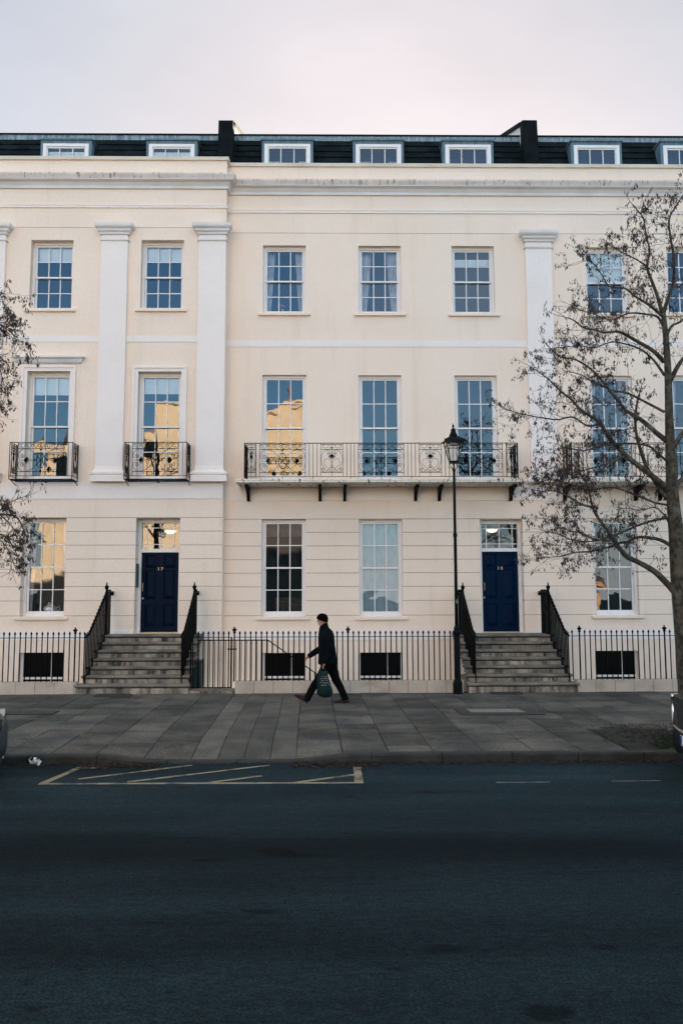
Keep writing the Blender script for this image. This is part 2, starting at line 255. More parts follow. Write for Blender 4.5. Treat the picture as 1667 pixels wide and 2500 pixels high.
# ------------------------------------------------------------------ mesh builder
class MB:
    def __init__(s): s.v = []; s.f = []; s.mi = []; s.tone = []; s.sm = []; s.cur = 0; s.t = 1.0; s.smooth = False
    def add(s, vs, fs):
        o = len(s.v); s.v += [tuple(p) for p in vs]
        for f in fs: s.f.append([i + o for i in f]); s.mi.append(s.cur); s.tone.append(s.t); s.sm.append(s.smooth)
        return s
    def box(s, x0, x1, y0, y1, z0, z1):
        return s.add([(x0, y0, z0), (x1, y0, z0), (x1, y1, z0), (x0, y1, z0), (x0, y0, z1), (x1, y0, z1), (x1, y1, z1), (x0, y1, z1)],
                     [(0, 3, 2, 1), (4, 5, 6, 7), (0, 1, 5, 4), (1, 2, 6, 5), (2, 3, 7, 6), (3, 0, 4, 7)])
    def quad(s, a, b, c, d): return s.add([a, b, c, d], [(0, 1, 2, 3)])
    def tube(s, pts, r, n=6, closed=False, flat=1.0, caps=True):
        pts = [Vector(p) for p in pts]; m = len(pts)
        rs = r if isinstance(r, (list, tuple)) else [r] * m
        ring = []; up = None; vs = []
        for i, p in enumerate(pts):
            if closed: d = pts[(i + 1) % m] - pts[i - 1]
            else: d = pts[min(i + 1, m - 1)] - pts[max(i - 1, 0)]
            if d.length < 1e-9: d = Vector((0, 0, 1))
            d.normalize()
            if up is None:
                up = Vector((0, 1, 0)) if abs(d.y) < 0.9 else Vector((1, 0, 0))
            a = (up - d * up.dot(d))
            if a.length < 1e-5: a = d.orthogonal()
            a.normalize(); up = a; b = d.cross(a)
            for k in range(n):
                t = 2 * math.pi * (k + 0.5) / n
                vs.append(p + (a * math.cos(t) * flat + b * math.sin(t)) * rs[i])
        fs = []
        for i in range(m if closed else m - 1):
            j = (i + 1) % m
            for k in range(n):
                k2 = (k + 1) % n
                fs.append((i * n + k, j * n + k, j * n + k2, i * n + k2))
        if not closed and caps:
            fs.append(tuple(range(n))); fs.append(tuple(reversed(range((m - 1) * n, m * n))))
        return s.add(vs, fs)
    def lathe(s, cx, cy, prof, n=12, sx=1, sy=1, rot=0.0):
        vs = []; fs = []
        for r, z in prof:
            for k in range(n):
                t = 2 * math.pi * k / n + rot; vs.append((cx + r * math.cos(t) * sx, cy + r * math.sin(t) * sy, z))
        for i in range(len(prof) - 1):
            for k in range(n):
                k2 = (k + 1) % n; fs.append((i * n + k, i * n + k2, (i + 1) * n + k2, (i + 1) * n + k))
        fs.append(tuple(reversed(range(n)))); fs.append(tuple(range((len(prof) - 1) * n, len(prof) * n)))
        return s.add(vs, fs)
    def sections(s, secs, cap=True):
        n = len(secs[0]); vs = [p for q in secs for p in q]; fs = []
        for i in range(len(secs) - 1):
            for k in range(n):
                k2 = (k + 1) % n; fs.append((i * n + k, i * n + k2, (i + 1) * n + k2, (i + 1) * n + k))
        if cap: fs.append(tuple(reversed(range(n)))); fs.append(tuple(range((len(secs) - 1) * n, len(secs) * n)))
        return s.add(vs, fs)
    def sweep(s, path, prof):
        """closed profile [(outward, z)] carried along a plan path [(x, y)], outward on the right-hand side (towards -Y when going +X)"""
        secs = []
        m = len(path)
        for i in range(m):
            ns = []
            for a, b in ((i - 1, i), (i, i + 1)):
                if a >= 0 and b < m:
                    d = Vector((path[b][0] - path[a][0], path[b][1] - path[a][1])).normalized(); ns.append(Vector((d.y, -d.x)))
            nn = ns[0] if len(ns) == 1 else (ns[0] + ns[1]) / (1 + ns[0].dot(ns[1]))
            secs.append([(path[i][0] + nn.x * o, path[i][1] + nn.y * o, z) for o, z in prof])
        return s.sections(secs)
    def extr(s, poly, ax, a0, a1):
        """polygon in the plane normal to axis ax ('x': (y,z); 'y': (x,z); 'z': (x,y)) extruded a0..a1"""
        def mk(p, a): return (a, p[0], p[1]) if ax == 'x' else (p[0], a, p[1]) if ax == 'y' else (p[0], p[1], a)
        n = len(poly); vs = [mk(p, a0) for p in poly] + [mk(p, a1) for p in poly]
        fs = [(k, (k + 1) % n, n + (k + 1) % n, n + k) for k in range(n)] + [tuple(reversed(range(n))), tuple(range(n, 2 * n))]
        return s.add(vs, fs)
    def build(s, name, mats, parent=None, fixn=True, bevel=0):
        me = bpy.data.meshes.new(name); me.from_pydata(s.v, [], s.f)
        if not isinstance(mats, (list, tuple)): mats = [mats]
        for m in mats: me.materials.append(M[m])
        me.polygons.foreach_set('material_index', s.mi); me.polygons.foreach_set('use_smooth', s.sm)
        if any(abs(t - 1) > 1e-6 for t in s.tone) or any(m in ('slate', 'plinth', 'paving', 'kerb', 'stone', 'ribbed') for m in mats):
            a = me.attributes.new('tone', 'FLOAT', 'FACE'); a.data.foreach_set('value', s.tone)
        me.update()
        if fixn:
            bm = bmesh.new(); bm.from_mesh(me); bmesh.ops.recalc_face_normals(bm, faces=bm.faces); bm.to_mesh(me); bm.free()
        o = bpy.data.objects.new(name, me); COL.objects.link(o)
        if bevel:
            bv = o.modifiers.new('bevel', 'BEVEL'); bv.width = bevel; bv.segments = 2; bv.limit_method = 'ANGLE'
        if parent: put(o, parent)
        return o
PLOC = {}
def put(o, parent):
    o.parent = parent
    if parent.type == 'EMPTY': o.matrix_parent_inverse = Matrix.Translation(-Vector(PLOC.get(parent.name, (0, 0, 0))))
def thing(name, loc, label, cat, group=None):
    o = bpy.data.objects.new(name, None); COL.objects.link(o); o.empty_display_size = 0.2
    o.location = loc; PLOC[o.name] = tuple(loc); return tag(o, label, cat, group)
def tag(o, label=None, cat=None, group=None, kind=None):
    if label: o['label'] = label
    if cat: o['category'] = cat
    if group: o['group'] = group
    if kind: o['kind'] = kind
    return o
def kids(o): return [c for c in bpy.data.objects if c.parent == o]
def copy_tree(o, parent=None):
    c = o.copy(); COL.objects.link(c)
    if parent: c.parent = parent
    for ch in kids(o):
        if not ch.name.startswith('catkin'): copy_tree(ch, c)
    return c
def spline(pts, k=6, closed=False):
    P_ = [Vector(p) for p in pts]; out = []; n = len(P_)
    rngs = range(n if closed else n - 1)
    for i in rngs:
        p0 = P_[(i - 1) % n] if closed or i > 0 else P_[0] * 2 - P_[1]
        p1 = P_[i]; p2 = P_[(i + 1) % n]
        p3 = P_[(i + 2) % n] if closed or i + 2 < n else P_[-1] * 2 - P_[-2]
        for j in range(k):
            t = j / k
            out.append(0.5 * ((2 * p1) + (p2 - p0) * t + (2 * p0 - 5 * p1 + 4 * p2 - p3) * t * t + (3 * p1 - p0 - 3 * p2 + p3) * t ** 3))
    if not closed: out.append(P_[-1])
    return out
def text_mesh(name, body, size, loc, rot, matn, parent, depth=0.002):
    cu = bpy.data.curves.new(name, 'FONT'); cu.body = body; cu.size = size; cu.extrude = depth; cu.align_x = 'CENTER'; cu.align_y = 'CENTER'
    tmp = bpy.data.objects.new('tmp', cu); COL.objects.link(tmp)
    bpy.context.view_layer.update()
    me = bpy.data.meshes.new_from_object(tmp.evaluated_get(bpy.context.evaluated_depsgraph_get()))
    bpy.data.objects.remove(tmp)
    mw = Matrix.Translation(loc) @ rot
    me.transform(mw); me.materials.clear(); me.materials.append(M[matn]); me.name = name
    o = bpy.data.objects.new(name, me); COL.objects.link(o)
    if parent: put(o, parent)
    return o
ROT_FACADE = Matrix.Rotation(math.pi / 2, 4, 'X')

# ------------------------------------------------------------------ planes of the place
YF = 16.92          # front railing / plinth line
YL = 19.05          # wall of the projecting left house
YC = 19.35          # wall of the recessed houses
YK = 10.63          # kerb
ZR = -0.11          # road level

def relief(name, mats, Y, x0, x1, z0, z1, openings, bands, parent):
    """wall skin from cells: openings (xa,xb,za,zb,reveal), bands (xa,xb,za,zb,depth,mat)"""
    xs = {x0, x1}; zs = {z0, z1}
    for o in openings: xs |= {o[0], o[1]}; zs |= {o[2], o[3]}
    for b in bands:
        xs |= {max(b[0], x0), min(b[1], x1)}; zs |= {b[2], b[3]}
    xs = sorted(x for x in xs if x0 - 1e-6 <= x <= x1 + 1e-6); zs = sorted(z for z in zs if z0 - 1e-6 <= z <= z1 + 1e-6)
    nx, nz = len(xs) - 1, len(zs) - 1
    D = {}
    for i in range(nx):
        for j in range(nz):
            cx, cz = (xs[i] + xs[i + 1]) / 2, (zs[j] + zs[j + 1]) / 2
            d, m, op = 0.0, 0, None
            for b in bands:
                if b[0] < cx < b[1] and b[2] < cz < b[3]: d, m = b[4], b[5]
            for o in openings:
                if o[0] < cx < o[1] and o[2] < cz < o[3]: op = o[4]
            D[i, j] = (d, m, op)
    mb = MB()
    for (i, j), (d, m, op) in D.items():
        if op is None:
            mb.cur = m; y = Y + d
            mb.quad((xs[i], y, zs[j]), (xs[i + 1], y, zs[j]), (xs[i + 1], y, zs[j + 1]), (xs[i], y, zs[j + 1]))
        for di, dj in ((1, 0), (0, 1)):
            q = D.get((i + di, j + dj))
            if q is None: continue
            a = Y + (op if op is not None else d); b = Y + (q[2] if q[2] is not None else q[0])
            if abs(a - b) < 1e-6 or (op is not None and q[2] is not None): continue
            mb.cur = m if op is None else q[1]
            if di: mb.quad((xs[i + 1], a, zs[j]), (xs[i + 1], b, zs[j]), (xs[i + 1], b, zs[j + 1]), (xs[i + 1], a, zs[j + 1]))
            else: mb.quad((xs[i], a, zs[j + 1]), (xs[i + 1], a, zs[j + 1]), (xs[i + 1], b, zs[j + 1]), (xs[i], b, zs[j + 1]))
    return mb.build(name, mats, parent, fixn=False)

def folds(mb, x0, x1, y, z0, z1, n, amp=0.03, gather=None, seg=8):
    """hanging cloth; gather(z01)->(left,right) scale of its width"""
    cols = n * 4; rows = seg
    for sgn in (0,):
        vs = []; fs = []
        for r in range(rows + 1):
            z = z0 + (z1 - z0) * r / rows
            a, b = gather(r / rows) if gather else (0, 1)
            for c in range(cols + 1):
                u = c / cols; x = x0 + (x1 - x0) * (a + (b - a) * u)
                vs.append((x, y + amp * math.sin(u * n * 2 * math.pi) + 0.004 * math.sin(9 * z + c), z))
        for r in range(rows):
            for c in range(cols): k = r * (cols + 1) + c; fs.append((k, k + 1, k + cols + 2, k + cols + 1))
        mb.smooth = True; mb.add(vs, fs); mb.smooth = False

def window(house, x0, x1, z0, z1, Y, rev, rows=4, cols=3, sill=True, sill_over=0.11, blind=None, curtain=None, arch=None, room='dark', fw=0.055, sillm='cream', net=None):
    """sash window: mesh 'window' (box frame + sashes + glazing bars); sub-parts pane, sill, blind, curtain, architrave, room"""
    yf = Y + rev
    mb = MB()
    mb.box(x0, x0 + fw, yf - 0.03, yf + 0.10, z0, z1); mb.box(x1 - fw, x1, yf - 0.03, yf + 0.10, z0, z1)
    mb.box(x0 + fw, x1 - fw, yf - 0.03, yf + 0.10, z1 - 0.06, z1); mb.box(x0 + fw, x1 - fw, yf - 0.045, yf + 0.10, z0, z0 + 0.06)
    gx0, gx1, gz0, gz1 = x0 + fw, x1 - fw, z0 + 0.06, z1 - 0.06
    zm = (gz0 + gz1) / 2
    pn = MB()
    for k, (za, zb, dy) in enumerate(((gz0, zm + 0.02, 0.045), (zm - 0.02, gz1, 0.0))):
        y = yf + dy; st = 0.042
        mb.box(gx0, gx0 + st, y, y + 0.04, za, zb); mb.box(gx1 - st, gx1, y, y + 0.04, za, zb)
        mb.box(gx0 + st, gx1 - st, y, y + 0.04, za, za + (0.06 if k == 0 else 0.04)); mb.box(gx0 + st, gx1 - st, y, y + 0.04, zb - 0.04, zb)
        a0, a1, b0, b1 = gx0 + st, gx1 - st, za + (0.06 if k == 0 else 0.04), zb - 0.04
        for c in range(1, cols):
            x = a0 + (a1 - a0) * c / cols; mb.box(x - 0.011, x + 0.011, y + 0.003, y + 0.036, b0, b1)
        hr = rows // 2
        for r in range(1, hr):
            z = b0 + (b1 - b0) * r / hr; mb.box(a0, a1, y + 0.006, y + 0.034, z - 0.011, z + 0.011)
        ww, hh = (a1 - a0) / cols, (b1 - b0) / hr
        for c in range(cols):
            for r in range(hr):
                tx, tz = rnd.uniform(-1, 1) * 0.0012, rnd.uniform(-1, 1) * 0.0012
                xa, xb, zc, zd = a0 + c * ww, a0 + (c + 1) * ww, b0 + r * hh, b0 + (r + 1) * hh
                yy = y + 0.02
                pn.quad((xa, yy - tx - tz, zc), (xb, yy + tx - tz, zc), (xb, yy + tx + tz, zd), (xa, yy - tx + tz, zd))
    w = mb.build('window', 'sash', house, bevel=0)
    pn.build('pane', 'glass', w, fixn=False)
    if sill:
        s = MB(); s.box(x0 - sill_over, x1 + sill_over, Y - 0.075, Y + rev - 0.002, z0 - 0.075, z0 - 0.002); s.build('sill', sillm, w, bevel=0.008)
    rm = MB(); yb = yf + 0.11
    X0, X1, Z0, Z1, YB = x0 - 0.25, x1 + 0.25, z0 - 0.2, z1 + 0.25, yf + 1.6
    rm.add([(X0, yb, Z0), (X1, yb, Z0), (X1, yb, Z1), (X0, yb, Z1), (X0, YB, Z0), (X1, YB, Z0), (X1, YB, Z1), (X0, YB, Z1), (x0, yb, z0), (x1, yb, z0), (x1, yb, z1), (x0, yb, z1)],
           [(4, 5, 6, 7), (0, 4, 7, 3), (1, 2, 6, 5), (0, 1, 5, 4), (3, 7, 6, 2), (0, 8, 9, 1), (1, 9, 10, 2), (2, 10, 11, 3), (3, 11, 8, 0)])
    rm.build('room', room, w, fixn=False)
    if blind:
        b = MB(); zb = z1 - 0.05 - blind * (z1 - z0 - 0.1)
        b.box(x0 + 0.06, x1 - 0.06, yf + 0.093, yf + 0.097, zb, z1 - 0.05); b.build('blind', 'blind', w)
    if curtain:
        for sd in (0, 1):
            c = MB(); wd = (x1 - x0) * curtain
            def ga(t, sd=sd):
                k = 0.55 + 0.45 * abs(t - 0.05) ** 0.7
                return (0, k) if sd == 0 else (1 - k, 1)
            xa = x0 + 0.03 if sd == 0 else x1 - 0.03 - wd
            folds(c, xa, xa + wd, yf + 0.18, z0 + 0.03, z1 - 0.03, 4, 0.025, ga, 12); c.build('curtain', 'curtain', w, fixn=False)
    if net:
        c = MB(); folds(c, x0 + 0.05, x1 - 0.05, yf + 0.16, net[0], net[1], 14, 0.012); c.build('net_curtain', net[2], w, fixn=False)
    if arch:
        a = MB(); k = arch
        for o, i, th in ((k, 0.0, 0.03), (k, k * 0.62, 0.055)):
            q = k - i
            if i == 0.0: a.box(x0 - k, x0, Y - th, Y + 0.01, z0, z1); a.box(x1, x1 + k, Y - th, Y + 0.01, z0, z1); a.box(x0 - k, x1 + k, Y - th, Y + 0.01, z1, z1 + k)
            else:
                a.box(x0 - k - 0.003, x0 - i, Y - th, Y + 0.01, z0 + 0.003, z1 + i); a.box(x1 + i, x1 + k + 0.003, Y - th, Y + 0.01, z0 + 0.003, z1 + i); a.box(x0 - k - 0.003, x1 + k + 0.003, Y - th, Y + 0.01, z1 + i, z1 + k + 0.003)
        a.build('architrave', 'white', w)
    return w

def opening(pxl, pxr, pyt, pyb, Y):
    xa = (P(pxl, pyt, Y).x + P(pxl - 0.0, pyt, Y).x) / 2; xb = P(pxr, pyt, Y).x
    return (xa, xb, PZ((pxl + pxr) / 2, pyb, Y), PZ((pxl + pxr) / 2, pyt, Y))

def door(house, x0, x1, z0, z1, zt, Y, rev, paint, number):
    """double panelled door with fanlight; z1 = opening top, zt = top of the leaf"""
    yf = Y + rev
    f = MB(); fw = 0.075
    f.box(x0, x0 + fw, yf - 0.04, yf + 0.08, z0, z1); f.box(x1 - fw, x1, yf - 0.04, yf + 0.08, z0, z1)
    f.box(x0 + fw, x1 - fw, yf - 0.05, yf + 0.08, zt, zt + 0.085); f.box(x0 + fw, x1 - fw, yf - 0.04, yf + 0.08, z1 - 0.10, z1)
    a0, a1, b0, b1 = x0 + fw, x1 - fw, zt + 0.085, z1 - 0.10
    w = a1 - a0; h = b1 - b0
    for u in (0.14, 0.5, 0.86): f.box(a0 + w * u - 0.009, a0 + w * u + 0.009, yf, yf + 0.03, b0, b1)
    for u in (0.18, 0.82): f.box(a0, a1, yf + 0.003, yf + 0.027, b0 + h * u - 0.009, b0 + h * u + 0.009)
    d = MB()
    c0, c1 = x0 + fw + 0.004, x1 - fw - 0.004; cm = (c0 + c1) / 2; H = zt - z0 - 0.02; zb = z0 + 0.02
    rail = [0.0, 0.07, 0.34, 0.40, 0.435, 0.775, 0.80, 0.965, 1.0]
    def leaf(xa, xb):
        st = 0.085
        xs = [xa, xa + st, xb - st, xb]
        d.box(xa, xa + st, yf, yf + 0.05, zb, zb + H); d.box(xb - st, xb, yf, yf + 0.05, zb, zb + H)
        for ra, rb in ((0.0, 0.07), (0.345, 0.41), (0.775, 0.805), (0.965, 1.0)): d.box(xs[1], xs[2], yf, yf + 0.05, zb + H * ra, zb + H * rb)
        for ra, rb in ((0.07, 0.345), (0.41, 0.775), (0.805, 0.965)):
            za, zc = zb + H * ra, zb + H * rb; e = 0.075
            o = [(xs[1], yf + 0.028, za), (xs[2], yf + 0.028, za), (xs[2], yf + 0.028, zc), (xs[1], yf + 0.028, zc)]
            i = [(xs[1] + e, yf + 0.004, za + e), (xs[2] - e, yf + 0.004, za + e), (xs[2] - e, yf + 0.004, zc - e), (xs[1] + e, yf + 0.004, zc - e)]
            d.add(o + i, [(0, 1, 5, 4), (1, 2, 6, 5), (2, 3, 7, 6), (3, 0, 4, 7), (4, 5, 6, 7)])
    leaf(c0, cm - 0.002); leaf(cm + 0.002, c1)
    d.box(cm - 0.012, cm + 0.012, yf - 0.008, yf - 0.0005, zb, zb + H)
    dd = d.build('door', paint, house, fixn=False)
    f.build('door_frame', 'sash', dd)
    g = MB(); g.quad((a0, yf + 0.015, b0), (a1, yf + 0.015, b0), (a1, yf + 0.015, b1), (a0, yf + 0.015, b1)); g.build('fanlight_pane', 'glass', dd, fixn=False)
    hd = MB(); hx = c0 + 0.045; hz = zb + H * 0.56
    hd.tube([(hx, yf - 0.002, hz + 0.10), (hx, yf - 0.05, hz + 0.085), (hx, yf - 0.06, hz), (hx, yf - 0.05, hz - 0.085), (hx, yf - 0.002, hz - 0.10)], 0.009, 8)
    hd.build('door_handle', 'brass', dd)
    kn = MB(); kn.lathe(0, 0, [(0.022, 0), (0.028, 0.008), (0.016, 0.02), (0.004, 0.024)], 12)
    ko = kn.build('lock', 'brass', None); ko.data.transform(Matrix.Translation((hx - 0.005, yf - 0.001, hz - 0.27)) @ Matrix.Rotation(math.pi / 2, 4, 'X')); put(ko, dd)
    th = MB(); th.box(x0 + fw, x1 - fw, yf - 0.045, yf + 0.06, z0 + 0.001, z0 + 0.018); th.build('threshold', 'brass', dd)
    for ch, dx in zip(number, (-0.042, 0.042)):
        text_mesh('door_number', ch, 0.10, Vector((cm + dx, yf - 0.012, zb + H * 0.79)), ROT_FACADE, 'brass', dd)
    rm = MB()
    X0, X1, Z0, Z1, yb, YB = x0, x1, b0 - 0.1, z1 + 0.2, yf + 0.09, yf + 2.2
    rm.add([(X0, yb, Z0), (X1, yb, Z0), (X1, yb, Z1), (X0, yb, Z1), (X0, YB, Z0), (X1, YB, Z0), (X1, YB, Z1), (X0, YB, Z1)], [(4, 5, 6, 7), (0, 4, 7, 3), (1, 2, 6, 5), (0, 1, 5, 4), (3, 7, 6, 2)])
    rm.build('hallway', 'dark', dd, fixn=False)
    return dd

# ---- profiles (outward, z relative) used on the houses
def cornice(house, path, ztop, zbot):
    h = ztop - zbot
    a = MB(); a.sweep(path, [(-0.02, ztop), (0.235, ztop - 0.03), (0.235, ztop - 0.14 * h - 0.02), (0.20, ztop - 0.40 * h), (0.20, ztop - 0.44 * h), (-0.02, ztop - 0.44 * h)])
    a.build('cornice', 'stained', house)
    b = MB(); b.sweep(path, [(-0.02, ztop - 0.445 * h), (0.19, ztop - 0.445 * h), (0.19, ztop - 0.52 * h), (0.10, ztop - 0.60 * h), (0.07, ztop - 0.72 * h), (0.05, ztop - 0.80 * h), (0.05, zbot), (-0.02, zbot)])
    b.build('bed_moulding', 'cornice', house)

def pilaster(house, xa, xb, Y, zb0, zb1, zn, zc):
    """xa..xb shaft; zb0 base bottom, zb1 base top; zn necking, zc capital top"""
    out = 0.10; yf = Y - out
    m = MB(); m.box(xa, xb, yf, Y + 0.02, zb1 - 0.002, zc - 0.02)
    p = m.build('pilaster', 'white', house)
    path = [(xa, Y), (xa, yf), (xb, yf), (xb, Y)]
    H = zc - zn
    c = MB()
    c.sweep(path, [(-0.01, zn - 0.02), (0.028, zn - 0.02), (0.028, zn + 0.02), (-0.01, zn + 0.02)])
    c.sweep(path, [(-0.01, zn + 0.36 * H), (0.04, zn + 0.36 * H), (0.045, zn + 0.48 * H), (0.085, zn + 0.55 * H), (0.09, zn + 0.68 * H), (0.13, zn + 0.74 * H), (0.15, zn + 0.82 * H), (0.15, zc), (-0.01, zc)])
    c.build('capital', 'cornice', p)
    b = MB(); hb = zb1 - zb0
    b.sweep(path, [(-0.01, zb0), (0.10, zb0), (0.10, zb0 + 0.40 * hb), (0.085, zb0 + 0.42 * hb), (0.085, zb0 + 0.47 * hb), (0.11, zb0 + 0.52 * hb), (0.11, zb0 + 0.64 * hb), (0.05, zb0 + 0.74 * hb), (0.015, zb0 + 0.86 * hb), (0.0, zb1 + 0.05), (-0.01, zb1 + 0.05)])
    b.build('pilaster_base', 'white', p)
    return p

def slates(house, x0, x1, zlow, ztop, ylow, ytop):
    mb = MB(); rows = 9; L_ = math.hypot(ztop - zlow, ytop - ylow); w = 0.30
    nrm = Vector((0, -(ztop - zlow), (ytop - ylow))).normalized()
    mb.quad((x0, ylow + 0.02, zlow), (x1, ylow + 0.02, zlow), (x1, ytop + 0.02, ztop), (x0, ytop + 0.02, ztop))
    for r in range(rows):
        t0, t1 = r / rows, (r + 1) / rows
        x = x0 - (w / 2 if r % 2 else 0)
        while x < x1:
            xa, xb = max(x, x0), min(x + w - 0.006, x1)
            if xb > xa + 0.01:
                mb.t = rnd.uniform(0.65, 1.5)
                def q(xx, t, o): return (xx, ylow + (ytop - ylow) * t + nrm.y * o, zlow + (ztop - zlow) * t + nrm.z * o)
                e = 0.026 + rnd.uniform(0, 0.012)
                mb.quad(q(xa, t0, e), q(xb, t0, e), q(xb, t1, 0.004), q(xa, t1, 0.004)); mb.quad(q(xa, t0, 0), q(xb, t0, 0), q(xb, t0, e), q(xa, t0, e))
            x += w
    return mb.build('mansard_slope', 'slate', house, fixn=False)

def dormer(house, xa, xb, zhead, zbase, Yd, lit=None):
    m = MB()
    cw = 0.07
    m.box(xa - cw, xa, Yd, Yd + 1.0, zbase, zhead + 0.10); m.box(xb, xb + cw, Yd, Yd + 1.0, zbase, zhead + 0.10)
    m.box(xa, xb, Yd, Yd + 1.0, zhead, zhead + 0.103)
    m.box(xa - cw - 0.03, xb + cw + 0.03, Yd - 0.04, Yd + 1.0, zhead + 0.104, zhead + 0.15)
    d = m.build('dormer', 'lead', house)
    f = MB(); fw = 0.085
    f.box(xa, xa + fw, Yd - 0.03, Yd + 0.06, zbase, zhead); f.box(xb - fw, xb, Yd - 0.03, Yd + 0.06, zbase, zhead); f.box(xa + fw, xb - fw, Yd - 0.03, Yd + 0.06, zhead - 0.075, zhead)
    a0, a1 = xa + fw, xb - fw
    f.box(a0, a0 + 0.03, Yd, Yd + 0.04, zbase, zhead - 0.075); f.box(a1 - 0.03, a1, Yd, Yd + 0.04, zbase, zhead - 0.075); f.box(a0 + 0.03, a1 - 0.03, Yd, Yd + 0.04, zhead - 0.115, zhead - 0.075)
    for u in (1 / 3, 2 / 3): f.box(a0 + (a1 - a0) * u - 0.011, a0 + (a1 - a0) * u + 0.011, Yd + 0.004, Yd + 0.034, zbase, zhead - 0.115)
    f.build('dormer_frame', 'sash', d)
    g = MB(); g.quad((a0, Yd + 0.02, zbase), (a1, Yd + 0.02, zbase), (a1, Yd + 0.02, zhead - 0.1), (a0, Yd + 0.02, zhead - 0.1)); g.build('dormer_pane', 'glass', d, fixn=False)
    r = MB(); r.box(a0, a1, Yd + 0.9, Yd + 0.95, zbase, zhead - 0.01); r.build('dormer_interior', 'dark', d)
    if lit == 'blind':
        b = MB(); b.box(a0 + 0.02, a1 - 0.02, Yd + 0.08, Yd + 0.085, zbase, zhead - 0.17); b.build('blind', 'blind', d)
    elif lit == 'curtain':
        for xa_, xb_ in ((a0, a0 + 0.30), (a1 - 0.24, a1)):
            b = MB(); folds(b, xa_, xb_, Yd + 0.1, zbase, zhead - 0.42, 3, 0.02); b.build('curtain', 'curtain', d, fixn=False)
    return d

def party_wall(house, xa, xb, zf, y0):
    """raised slate-hung upstand that follows the roof back and up, pale render showing on its cheek"""
    m = MB()
    pf = [(y0 - 0.06, zf - 1.75), (y0 + 0.12, zf), (y0 + 3.6, zf + 1.55), (y0 + 3.6, zf - 1.7)]
    m.extr(pf, 'x', xa + 0.03, xb - 0.03)
    w = m.build('party_wall', 'white', house)
    c = MB()
    c.extr([(y0 - 0.10, zf - 1.75), (y0 + 0.06, zf + 0.045), (y0 + 0.36, zf + 0.17), (y0 + 0.30, zf - 1.70)], 'x', xa, xb)
    c.extr([(y0 + 0.361, zf + 0.170), (y0 + 3.65, zf + 1.64), (y0 + 3.65, zf + 1.52), (y0 + 0.361, zf + 0.06)], 'x', xa - 0.02, xb + 0.02)
    c.build('coping_cap', 'darkstone', w)

# ------------------------------------------------------------------ ironwork panels (coordinates in panel units, metres = k*unit)
def spiral(cx, cy, r0, a0, turns, sgn=1, n=14):
    return [(cx + r0 * (1 - 0.8 * i / n) * math.cos(a0 + sgn * turns * 2 * math.pi * i / n), cy + r0 * (1 - 0.8 * i / n) * math.sin(a0 + sgn * turns * 2 * math.pi * i / n)) for i in range(n + 1)]
def panel_wide(W, H):
    """list of (polyline, radius, filled) in x 0..W, z 0..H, drawn from the photograph's 582 x 428 unit panel"""
    def T(x, y): return ((x - 205) / 582 * W, (490 - y) / 428 * H)
    L_ = []
    def ln(pts, r=0.009): L_.append(([T(*p) for p in pts], r))
    for y in (80, 143, 435): ln([(205, y), (787, y)])
    for x in (205, 787): ln([(x, 62), (x, 490)], 0.007)
    for k in range(7):
        x = 215 + 83 * k
        ln(spline([(x + 28, 96), (x + 8, 88), (x - 4, 104), (x + 12, 122), (x + 34, 112), (x + 32, 96), (x + 18, 100)], 3) , 0.005)
        ln(spline([(x + 34, 112), (x + 44, 136), (x + 62, 120), (x + 83, 88)], 3), 0.005)
    for sy in (1, -1):
        for sx in (1, -1):
            def q(x, y): return (496 + sx * (x - 496), 290 + sy * (y - 290))
            pts = [(228, 268), (212, 225), (240, 168), (300, 148), (380, 172), (450, 240), (500, 292), (540, 330)]
            ln([tuple(p)[:2] for p in spline([(*q(*p), 0) for p in pts], 4)], 0.006)
            ln([q(*p) for p in spiral(262, 234, 30, math.pi * 0.75, 1.6, -1)], 0.006)
    ln([(496 + 52 * math.cos(a), 290 + 98 * math.sin(a)) for a in [2 * math.pi * i / 22 for i in range(23)]])
    ln([(496, 62), (496, 490)], 0.007)
    ln([(225, 290), (767, 290)], 0.005)
    for sx in (1, -1):
        cx = 496 + sx * (290 - 496)
        for k in range(7):
            a = (k - 3) * 0.36
            ln([(cx, 290), (cx + sx * 62 * math.cos(a), 290 + 50 * math.sin(a))], 0.0125)
        ln([(496 + sx * 80, 272), (496 + sx * 80, 308)], 0.012); ln([(496 + sx * 92, 284), (496 + sx * 92, 296)], 0.012)
    for sy in (1, -1):
        ln([(482, 290 + sy * 138), (510, 290 + sy * 138)], 0.012); ln([(490, 290 + sy * 126), (502, 290 + sy * 126)], 0.010)
    ln([(496, 290), (496.1, 291)], 0.015)
    return L_
